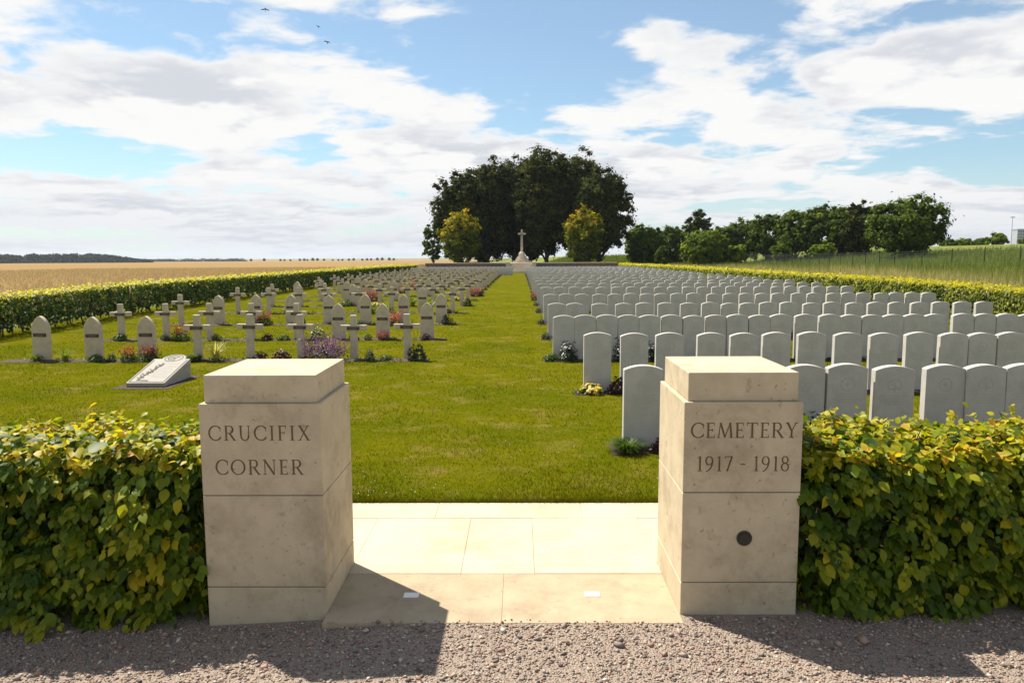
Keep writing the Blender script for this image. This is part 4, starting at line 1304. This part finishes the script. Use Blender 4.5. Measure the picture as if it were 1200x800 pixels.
# ------------------------------------------------------------------ tall dry grass on the right
n = 100000
yw = 14 + 95 * rng.uniform(0, 1, n) ** 1.5
xw = 13.6 + 34 * rng.uniform(0, 1, n) ** 1.15
dryness = np.clip(1.5 - (xw - 19) / 8 + .35 * np.sin(xw * .7) * np.sin(yw * .21) - .25 * sm(45, 75, yw), 0, 1)
hw = rng.uniform(.25, .75, n) * (1 + .35 * np.sin(xw * .9 + yw * .3))
r = np.clip(rng.normal(.15, .12, n) + .60 * dryness * rng.uniform(.5, 1.2, n), 0, 1)
T = np.stack([rng.normal(.1, .28, n), rng.normal(0, .28, n), np.ones(n)], 1)
v, f = scatter(np.stack([xw, yw, gz(xw, yw) - .04], 1), np.stack([rng.normal(-.6, .6, n), rng.normal(-.6, .6, n), np.zeros(n)], 1), T, hw, BLADE, .016 + .0011 * np.hypot(xw, yw) * .6)
o = lnk('tall_grass', mesh_np('tall_grass', v, f, M['weed'], np.repeat(r, 3)))
tag(o, 'tall dry and green grass on the bank behind the right hedge', 'grass', kind='stuff')
n = 26000
yw = 108 + 30 * rng.uniform(0, 1, n); xw = 1 + 30 * rng.uniform(0, 1, n)
v, f = scatter(np.stack([xw, yw, gz(xw, yw) - .04], 1), np.stack([rng.normal(0, .6, n), rng.normal(-.6, .6, n), np.zeros(n)], 1), np.stack([rng.normal(0, .3, n), rng.normal(0, .3, n), np.ones(n)], 1), rng.uniform(.4, .9, n), BLADE, .14)
o = lnk('bank_grass', mesh_np('bank_grass', v, f, M['weed'], np.repeat(np.clip(rng.normal(.15, .13, n), 0, 1), 3)))
tag(o, 'bright green grass on the bank behind the big trees', 'grass', kind='stuff')


# ------------------------------------------------------------------ trees
def make_tree(name, label, x, y, height, rad, base, mat, nclump, per, ls, group=None, flat=1.0, trunk=.3, cat='tree', rmean=.45, lit_gold=0.0, seedoff=0.0, depth=1.0):
    zg = g(x, y)
    t = thing(name, label, cat, (x, y, zg), 0, group)
    cz = (height + base) / 2; hz_ = (height - base) / 2
    d = rvec(nclump)
    rr = rng.uniform(.25, 1.0, nclump) ** .45
    az = np.arctan2(d[:, 1], d[:, 0])
    wob = 1 + .10 * np.sin(3 * az + seedoff) + .08 * np.sin(5 * az + 2 * seedoff + 4 * d[:, 2])
    # fuller below, domed above
    shape = np.where(d[:, 2] < 0, 1.0, 1.0)[:, None]
    sgnz = np.sign(d[:, 2]) * np.abs(d[:, 2]) ** .85
    cr = rad * .16 * rng.uniform(.6, 1.4, nclump)
    C = np.stack([d[:, 0] * rad * .86, d[:, 1] * rad * depth * .86, sgnz * hz_ * .88], 1) * (rr * wob)[:, None] * shape
    dd = rvec(nclump * per)
    rad2 = np.abs(rng.normal(.45, .42, nclump * per))
    Cc = np.repeat(C, per, 0); crr = np.repeat(cr, per)
    P_ = Cc + dd * (rad2 * crr)[:, None] * np.array([1.1, 1.1, .75])
    P_[:, 2] += cz
    ok = P_[:, 2] > base * .55
    outw = Cc / (np.linalg.norm(Cc, axis=1, keepdims=True) + .1)
    N = dd * .7 + outw * .5 + np.array([0, 0, .5]) + rng.normal(0, .35, dd.shape)
    T = rng.normal(0, 1, dd.shape) + np.array([0, 0, -.5])
    n_ = len(P_)
    r_ = rng.normal(rmean, .17, n_) + np.repeat(rng.normal(0, .13, nclump), per)
    if lit_gold:
        r_ = r_ + lit_gold * np.clip((P_[:, 2] - cz) / hz_ + .35 - .25 * P_[:, 0] / rad, 0, 1.2)  # yellowing leaves; sunlight on top and left side put into their colour
    r_ = np.clip(r_, 0, 1)
    S = rng.uniform(.7, 1.3, n_) * ls
    v, f = scatter(P_[ok], N[ok], T[ok], S[ok], CARD)
    lnk('crown', mesh_np('crown', v, f, mat, np.repeat(r_[ok], 4)), t)
    paths = [[(0, 0, -.2, trunk * 1.25), (0, 0, .3, trunk), (rng.normal(0, .1), rng.normal(0, .1), base, trunk * .8), (rng.normal(0, .3), rng.normal(0, .3), cz, trunk * .5), (rng.normal(0, .3), rng.normal(0, .3), cz + hz_ * .6, trunk * .15)]]
    for i in rng.choice(nclump, min(16, nclump), replace=False):
        e = C[i] + np.array([0, 0, cz]); q = rng.uniform(.55, 1.0)
        s0 = np.array([0, 0, base * q + .3 * max(0, e[2] - base) * rng.uniform(.2, .8)])
        mid_ = s0 * .5 + e * .5 + np.array([0, 0, .06 * rad])
        paths.append([(*s0, trunk * .4), (*mid_, trunk * .22), (*e, trunk * .06)])
    v, f = tubes_np(paths, 7)
    lnk('trunk', mesh_np('trunk', v, f, M['bark'], smooth=True), t)
    return t


def px_to_x(px_, y):
    return (px_ - 610.0) / 880.0 * y


def top_z(px_, py_, y):
    hor = 301.0 - (px_ - 600) * 0.0044
    return EYE + (hor - py_) * y / 880.0


grp = 'big dark trees behind the stone cross'
for px_, py_, rp, y, lab in (
        (541, 199, 33, 106, 'leftmost of the big dark trees behind the cross'), (572, 184, 38, 111, 'big dark tree second from the left behind the cross'),
        (604, 178, 40, 115, 'big dark tree just left of the stone cross'), (641, 170, 43, 109, 'tallest big dark tree directly right of the stone cross'),
        (676, 176, 40, 114, 'big dark tree behind the right yellowing tree'), (703, 196, 36, 106, 'rightmost big dark tree with a rounded flank'),
        (622, 200, 40, 119, 'big dark tree at the back of the group, behind the cross'), (563, 215, 36, 118, 'big dark tree at the back of the group, left side')):
    x = px_to_x(px_, y); z = top_z(px_, py_, y) - g(x, y)
    make_tree('lime_tree', lab, x, y, z, rp * 1.06 * y / 880.0, 1.1, M['dark_tree'], 480, 72, .30, grp, trunk=.36, seedoff=px_ * .1, rmean=.45)
x = px_to_x(509, 106); make_tree('small_tree', 'small green tree at the left edge of the big dark group', x, 106, top_z(509, 259, 106), 1.75, .9, M['wood_tree'], 70, 60, .30, trunk=.12)
for px_, py_, rp, lab in ((541, 245, 27, 'yellowing small tree left of the stone cross'), (684, 243, 26, 'yellowing small tree right of the stone cross')):
    y = 97.5; x = px_to_x(px_, y)
    make_tree('hornbeam_tree', lab, x, y, top_z(px_, py_, y), rp * y / 880.0, .7, M['gold_tree'], 260, 62, .20, 'yellowing trees flanking the cross', trunk=.16, rmean=.34, lit_gold=.42)

# the wood on the right
WOOD = [(747, 262, 15, 118, 'light_tree', 'bright small tree beside the right flank of the big group'), (760, 265, 19, 104, 'wood_tree', 'dark rounded tree at the left end of the right-hand wood'),
        (788, 263, 20, 112, 'wood_tree', 'dark tree second from the left in the right-hand wood'), (817, 246, 17, 125, 'dark_tree', 'thin-topped dark tree rising behind the right-hand wood'),
        (824, 268, 24, 100, 'light_tree', 'low bright green tree at the front of the right-hand wood'), (847, 264, 20, 108, 'wood_tree', 'mid green tree right of the low bright tree'),
        (872, 254, 22, 108, 'wood_tree', 'tall green tree near the middle of the right-hand wood'), (899, 249, 25, 104, 'wood_tree', 'broad green tree in the middle of the right-hand wood'),
        (930, 245, 26, 101, 'wood_tree', 'broad dark green tree right of the middle of the wood'), (957, 241, 25, 98, 'wood_tree', 'tall green tree third from the right end of the wood'),
        (984, 240, 24, 96, 'wood_tree', 'tall green tree second from the right end of the wood'), (1004, 237, 20, 92, 'dark_tree', 'dark slender tree just left of the large round tree'),
        (1056, 231, 40, 78, 'wood_tree', 'large round tree standing at the right end of the wood')]
for px_, py_, rp, y, mt, lab in WOOD:
    x = px_to_x(px_, y); z = top_z(px_, py_, y) - g(x, y)
    make_tree('wood_tree', lab, x, y, z, rp * 1.14 * y / 880.0, .2, M[mt], 200 if rp < 30 else 330, 72, .27, 'trees of the right-hand wood', trunk=.16, seedoff=px_ * .13, rmean=.45)
# shrubs under the wood and along the skyline on the right
for i, (px_, py_, rp, y, lab) in enumerate(((775, 288, 10, 98, 'low bush at the foot of the wood near the big group'), (862, 285, 14, 100, 'low bush at the foot of the wood, left of the fence'), (915, 285, 16, 97, 'low bush behind the wire fence in the middle'),
                                            (962, 283, 16, 92, 'low bush behind the wire fence on the right'), (1105, 281, 13, 128, 'skyline bush right of the large round tree'), (1125, 280, 12, 132, 'skyline bush in the middle between two round trees'),
                                            (1143, 280, 12, 130, 'skyline bush left of the small round tree'), (1162, 273, 13, 122, 'small round tree on the skyline near the lamp mast'), (1196, 279, 9, 130, 'skyline bush at the right edge below the far tower'))):
    x = px_to_x(px_, y); z = top_z(px_, py_, y) - g(x, y)
    make_tree('bush', lab, x, y, max(z, 1.2), rp * y / 880.0, .15, M['light_tree'] if i % 2 else M['wood_tree'], 60, 55, .30, 'bushes by the wood and skyline', trunk=.06, cat='bush')

# far wood on the left skyline and its low continuation: one mass
Ps, Ns, Rr = [], [], []
for i in range(230):
    y = 880 + rng.uniform(0, 70); px_ = rng.uniform(-120, 172); k = 190
    hgt = 11.5 * (1 - sm(110, 186, px_) * .75) * rng.uniform(.85, 1.06)
    x = px_to_x(px_, y)
    d = rvec(k); d[:, 2] = np.abs(d[:, 2])
    Ps.append(np.stack([x + d[:, 0] * 9, y + d[:, 1] * 8, g(x, y) + d[:, 2] * hgt * rng.uniform(.75, 1.0, k)], 1)); Ns.append(d)
for i in range(70):
    y = 1500; px_ = rng.uniform(165, 285); k = 60; x = px_to_x(px_, y); d = rvec(k); d[:, 2] = np.abs(d[:, 2])
    Ps.append(np.stack([x + d[:, 0] * 12, y + d[:, 1] * 8, g(x, y) + d[:, 2] * 7 * rng.uniform(.5, 1)], 1)); Ns.append(d)
P_ = np.concatenate(Ps); N = np.concatenate(Ns); n = len(P_)
v, f = scatter(P_, N + rng.normal(0, .4, N.shape), rvec(n), rng.uniform(1.6, 3.0, n), CARD)
o = lnk('far_wood', mesh_np('far_wood', v, f, M['far_wood'], np.repeat(rng.uniform(0, 1, n), 4)))
tag(o, 'dark blue-green wood along the far left skyline', 'wood', kind='stuff')

# single far trees on the skyline between wood and avenue
k = 260
d = rvec(k); d[:, 2] = np.abs(d[:, 2]) * 1.0
v, f = scatter(d * np.array([1, 1, 1.5]) * rng.uniform(.7, 1, k)[:, None] + np.array([0, 0, .7]), d, rvec(k), .55, CARD)
DC = mesh_np('crown', v, f, M['far_wood'], np.repeat(rng.uniform(0, 1, k), 4))
v, f = tubes_np([[(0, 0, -.3, .16), (0, 0, 1.4, .1)]], 5)
DT = mesh_np('trunk', v, f, M['bark'])
for px_ in [283, 294, 312, 331, 336, 344, 352, 359, 363, 368, 373, 381, 392, 399, 404, 411, 418, 425, 431, 436, 443, 449, 456, 463]:
    y = 1300 + rng.uniform(-60, 60); x = px_to_x(px_ + rng.normal(0, 1), y); s = rng.uniform(1.7, 3.0)
    t = thing('distant_tree', 'tiny dark tree in the row on the far skyline above the wheat', 'tree', (x, y, g(x, y) + .3), rng.uniform(0, 6), 'row of tiny trees on the far skyline')
    t.scale = (s, s, s)
    lnk('crown', DC, t); lnk('trunk', DT, t)

# ------------------------------------------------------------------ terrace wall, steps and cross at the far end
WY = 90.2
for lab, x0, x1 in (('low dark brick terrace wall left of the stone cross', -11.3, -1.62), ('low dark brick terrace wall right of the stone cross', 1.92, 11.6)):
    t = thing('terrace_wall', lab, 'wall', ((x0 + x1) / 2, WY, 0))
    c = (x0 + x1) / 2
    lnk('brick_wall', box_mesh('brick_wall', x0 - c, x1 - c, -.2, .2, -.15, 1.08, M['brick']), t)
    for a in np.arange(x0, x1 - .1, 1.2):
        b2 = min(a + 1.2, x1)
        lnk('coping_stone', box_mesh('coping_stone', a - c + .006, b2 - c - .006, -.26, .26, 1.083, 1.19, M['monument'], .01), t)
t = thing('stone_platform', 'stepped pale stone platform at the end of the grass aisle', 'platform', (.15, 90, 0))
lnk('platform_block', box_mesh('platform_block', -1.765, 1.765, -.1, 5.2, -.15, 1.15, M['monument'], .02), t)
for k in range(5):
    lnk('step', box_mesh('step', -1.25, 1.25, -.1 - .34 * (5 - k), -.1 - .34 * (4 - k) - .002, -.15, .19 * (k + 1), M['monument'], .01), t)
for s in (-1, 1):
    lnk('side_pier', box_mesh('side_pier', s * 1.53 - .26, s * 1.53 + .26, -.62, -.103, -.15, 1.24, M['monument'], .02), t)
cr = thing('memorial_cross', 'tall pale stone cross on stepped base in front of the dark trees', 'cross', (.25, 93.0, 1.15))


def octa_block(name, r0, r1, z0, z1, parent, mat):
    bm = bmesh.new()
    a = [(r0 * math.cos(q), r0 * math.sin(q), z0) for q in (np.arange(8) + .5) / 8 * 2 * PI]
    b2 = [(r1 * math.cos(q), r1 * math.sin(q), z1) for q in (np.arange(8) + .5) / 8 * 2 * PI]
    prism(bm, a, b2)
    bmesh.ops.recalc_face_normals(bm, faces=list(bm.faces))
    return lnk(name, bm_mesh(name, bm, mat), parent)


octa_block('base_step', 1.25, 1.25, 0, .22, cr, M['monument']); octa_block('base_step', .85, .85, .222, .45, cr, M['monument'])
octa_block('plinth', .48, .42, .452, 1.15, cr, M['monument']); octa_block('plinth_moulding', .42, .22, 1.152, 1.36, cr, M['monument'])
octa_block('shaft', .17, .11, 1.362, 4.05, cr, M['monument'])
for s in (-1, 1):
    bm = bmesh.new(); prism(bm, [(s * .10, -.10, 3.42), (s * .10, .10, 3.42), (s * .10, .10, 3.64), (s * .10, -.10, 3.64)], [(s * .48, -.08, 3.44), (s * .48, .08, 3.44), (s * .48, .08, 3.62), (s * .48, -.08, 3.62)])
    bmesh.ops.recalc_face_normals(bm, faces=list(bm.faces)); lnk('arm', bm_mesh('arm', bm, M['monument']), cr)
bm = bmesh.new()
for q in bar(0, 1.9, 0, 3.55, .05) + bar(-.16, 3.45, .16, 3.45, .05) + bar(0, 3.5, 0, 3.75, .045):
    prism(bm, [(x, -.20, z) for x, z in q], [(x, -.235, z) for x, z in q])
bmesh.ops.recalc_face_normals(bm, faces=list(bm.faces))
lnk('bronze_sword', bm_mesh('bronze_sword', bm, M['dark_metal']), cr)

# ------------------------------------------------------------------ wire fence on the bank
FP = [(31.0, 112.0), (30.6, 62.0), (36.0, 47.0), (44, 38)]
fpts = []
for (x0, y0), (x1, y1) in zip(FP[:-1], FP[1:]):
    L = math.hypot(x1 - x0, y1 - y0); k = max(1, round(L / 2.7))
    for i in range(k): fpts.append((x0 + (x1 - x0) * i / k, y0 + (y1 - y0) * i / k))
fpts.append(FP[-1])
ft = thing('wire_fence', 'grey wire mesh fence on posts along the grassy bank', 'fence', (fpts[0][0], fpts[0][1], g(*fpts[0])))
ox, oy, oz = ft.location
FHT = 1.45
paths = []
v, f = tubes_np([[(0, 0, -.2, .032), (0, 0, FHT + .08, .032)]], 6)
PM = mesh_np('post', v, f, M['dark_metal'])
for x, y in fpts:
    o = lnk('post', PM, ft); o.location = (x - ox, y - oy, g(x, y) - oz)
WM, _h, _o = new_mat('fence_wire'); surf(_h, _o, (0.20, 0.22, 0.24, 1), .5, .4)
for (x0, y0), (x1, y1) in zip(fpts[:-1], fpts[1:]):
    z0, z1 = g(x0, y0), g(x1, y1)
    paths = []
    k = 14
    for i in range(k + 1):
        a = i / k; x, y, z = x0 + (x1 - x0) * a - ox, y0 + (y1 - y0) * a - oy, z0 + (z1 - z0) * a - oz
        paths.append([(x, y, z + .05, .0035), (x, y, z + FHT, .0035)])
    for q in np.linspace(.08, FHT, 9):
        paths.append([(x0 - ox, y0 - oy, z0 - oz + q, .0035), (x1 - ox, y1 - oy, z1 - oz + q, .0035)])
    v, f = tubes_np(paths, 3)
    lnk('wire_panel', mesh_np('wire_panel', v, f, WM), ft)

# ------------------------------------------------------------------ far tower and lamp mast
y = 900.0; x = px_to_x(1186, y); zt_ = top_z(1186, 270, y)
tw = thing('far_tower', 'grey flat-topped tower block on the right skyline', 'building', (x, y, g(x, y)))
hgt = zt_ - g(x, y)
lnk('wall', box_mesh('wall', -5.6, 5.6, -5, 5, -1, hgt, M['facade'], .1), tw)
lnk('roof_slab', box_mesh('roof_slab', -6.0, 6.0, -5.4, 5.4, hgt + .01, hgt + .9, M['facade'], .05), tw)
wm = box_mesh('window', -1.0, 1.0, -.06, .06, -1.1, 1.1, M['glass'])
for r_ in range(5):
    for c in range(4):
        o = lnk('window', wm, tw); o.location = (-4.1 + c * 2.75, -5.03, hgt - 2.2 - r_ * 3.2)
y = 420.0; x = px_to_x(1177, y); zt_ = top_z(1177, 256, y); zg = g(x, y)
lm = thing('lamp_mast', 'tall thin lamp mast on the right skyline beside the tower', 'lamp mast', (x, y, zg))
v, f = tubes_np([[(0, 0, -.5, .20), (0, 0, zt_ - zg, .10)]], 8)
lnk('pole', mesh_np('pole', v, f, M['steel']), lm)
lnk('lamp_head', box_mesh('lamp_head', -1.1, 1.1, -.4, .4, zt_ - zg - .1, zt_ - zg + .35, M['steel'], .08), lm)

# ------------------------------------------------------------------ birds


def bird(label, px_, py_, y, span, bank, rz, flap):
    x = px_to_x(px_, y); z = top_z(px_, py_, y)
    t = thing('bird', label, 'bird', (x, y, z), rz, 'birds in the sky')
    t.rotation_euler = (bank, 0, rz)
    bm = bmesh.new()
    prof = [(-.5, .01, .0), (-.36, .05, .0), (-.12, .085, .0), (.12, .095, .0), (.30, .06, .02), (.38, .055, .03), (.45, .03, .025), (.52, .004, .015)]
    prev = None
    for a, r_, dz in prof:
        cur = [bm.verts.new((r_ * math.cos(q) * span, a * span, (r_ * .85 * math.sin(q) + dz) * span)) for q in np.arange(8) / 8 * 2 * PI]
        if prev:
            for i in range(8): bm.faces.new((prev[i], prev[(i + 1) % 8], cur[(i + 1) % 8], cur[i]))
        prev = cur
    lnk('body', bm_mesh('body', bm, M['bird'], True), t)
    for s in (-1, 1):
        bm = bmesh.new()
        sec = [(.05, .22, -.12, .02), (.30, .24, -.10, .02 + flap * .16), (.55, .16, -.16, .02 + flap * .22), (.80, -.02, -.20, .02 + flap * .16), (.95, -.22, -.26, .02 + flap * .08)]
        prev = None
        for u, le, te, z_ in sec:
            cur = [bm.verts.new((s * u * span, le * span, (z_ + .008) * span)), bm.verts.new((s * u * span, te * span, (z_ + .004) * span)), bm.verts.new((s * u * span, te * span, (z_ - .004) * span)), bm.verts.new((s * u * span, le * span, (z_ - .008) * span))]
            if prev:
                for i in range(4): bm.faces.new((prev[i], prev[(i + 1) % 4], cur[(i + 1) % 4], cur[i]))
            else: bm.faces.new(cur)
            prev = cur
        bm.faces.new(prev[::-1])
        bmesh.ops.recalc_face_normals(bm, faces=list(bm.faces))
        lnk('wing', bm_mesh('wing', bm, M['bird']), t)
    bm = bmesh.new()
    prism(bm, [(-.03 * span, -.42 * span, 0), (.03 * span, -.42 * span, 0), (.10 * span, -.72 * span, 0), (0, -.66 * span, 0), (-.10 * span, -.72 * span, 0)],
          [(-.03 * span, -.42 * span, .01 * span), (.03 * span, -.42 * span, .01 * span), (.10 * span, -.72 * span, .01 * span), (0, -.66 * span, .01 * span), (-.10 * span, -.72 * span, .01 * span)])
    bmesh.ops.recalc_face_normals(bm, faces=list(bm.faces))
    lnk('tail', bm_mesh('tail', bm, M['bird']), t)


bird('dark bird highest and furthest left in the sky', 324, 24, 60, .34, 1.05, .3, -.8)
bird('dark bird in the middle of the three flying', 383, 43, 60, .30, .8, 1.2, .6)
bird('dark bird lowest and furthest right of the three flying', 392.5, 60, 60, .34, .95, .9, .7)

# ------------------------------------------------------------------ low ground cover along the grave beds
Ps = []
for yy, xa, xb_ in [(q, -9.4, -1.75) for q in L_Y[:9]] + [(q, .55, 9.0) for q in ROWS_Y[:6]]:
    for _ in range(46):
        cx = rng.uniform(xa, xb_); cy = yy - rng.uniform(.08, .30); k = 26; rr = rng.uniform(.03, .085)
        d = rvec(k); d[:, 2] = np.abs(d[:, 2])
        Ps.append(np.stack([cx + d[:, 0] * rr * 1.4, cy + d[:, 1] * rr, g(cx, cy) + .015 + d[:, 2] * rr * .9], 1))
P_ = np.concatenate(Ps); n = len(P_)
v, f = scatter(P_, rvec(n) + np.array([0, 0, .7]), rvec(n), rng.uniform(.02, .038, n), LEAF4)
o = lnk('ground_cover', mesh_np('ground_cover', v, f, M['p_green'], np.repeat(np.repeat(rng.uniform(0, 1, len(Ps)), 26), 4)))
tag(o, 'low green ground cover in the soil beds along the graves', 'ground cover', kind='stuff')

# ------------------------------------------------------------------ summer haze: one closed box of thin air
HM = bpy.data.materials.new('haze_air'); HM.use_nodes = True
hh = NT(HM.node_tree); HM.node_tree.nodes.clear()
ho = hh.n('ShaderNodeOutputMaterial')
pv = hh.n('ShaderNodeVolumePrincipled', {'Color': (0.80, 0.87, 1.0, 1), 'Density': 0.00009, 'Anisotropy': 0.2})
HM.node_tree.links.new(pv.outputs[0], ho.inputs['Volume'])
zlow = min(v_.co.z for v_ in bpy.data.objects['ground'].data.vertices) - 1.0
o = lnk('haze', box_mesh('haze', -5050, 5050, -1550, 6050, zlow, 48.0, HM))
tag(o, 'thin pale summer haze over the fields', 'haze', kind='stuff')
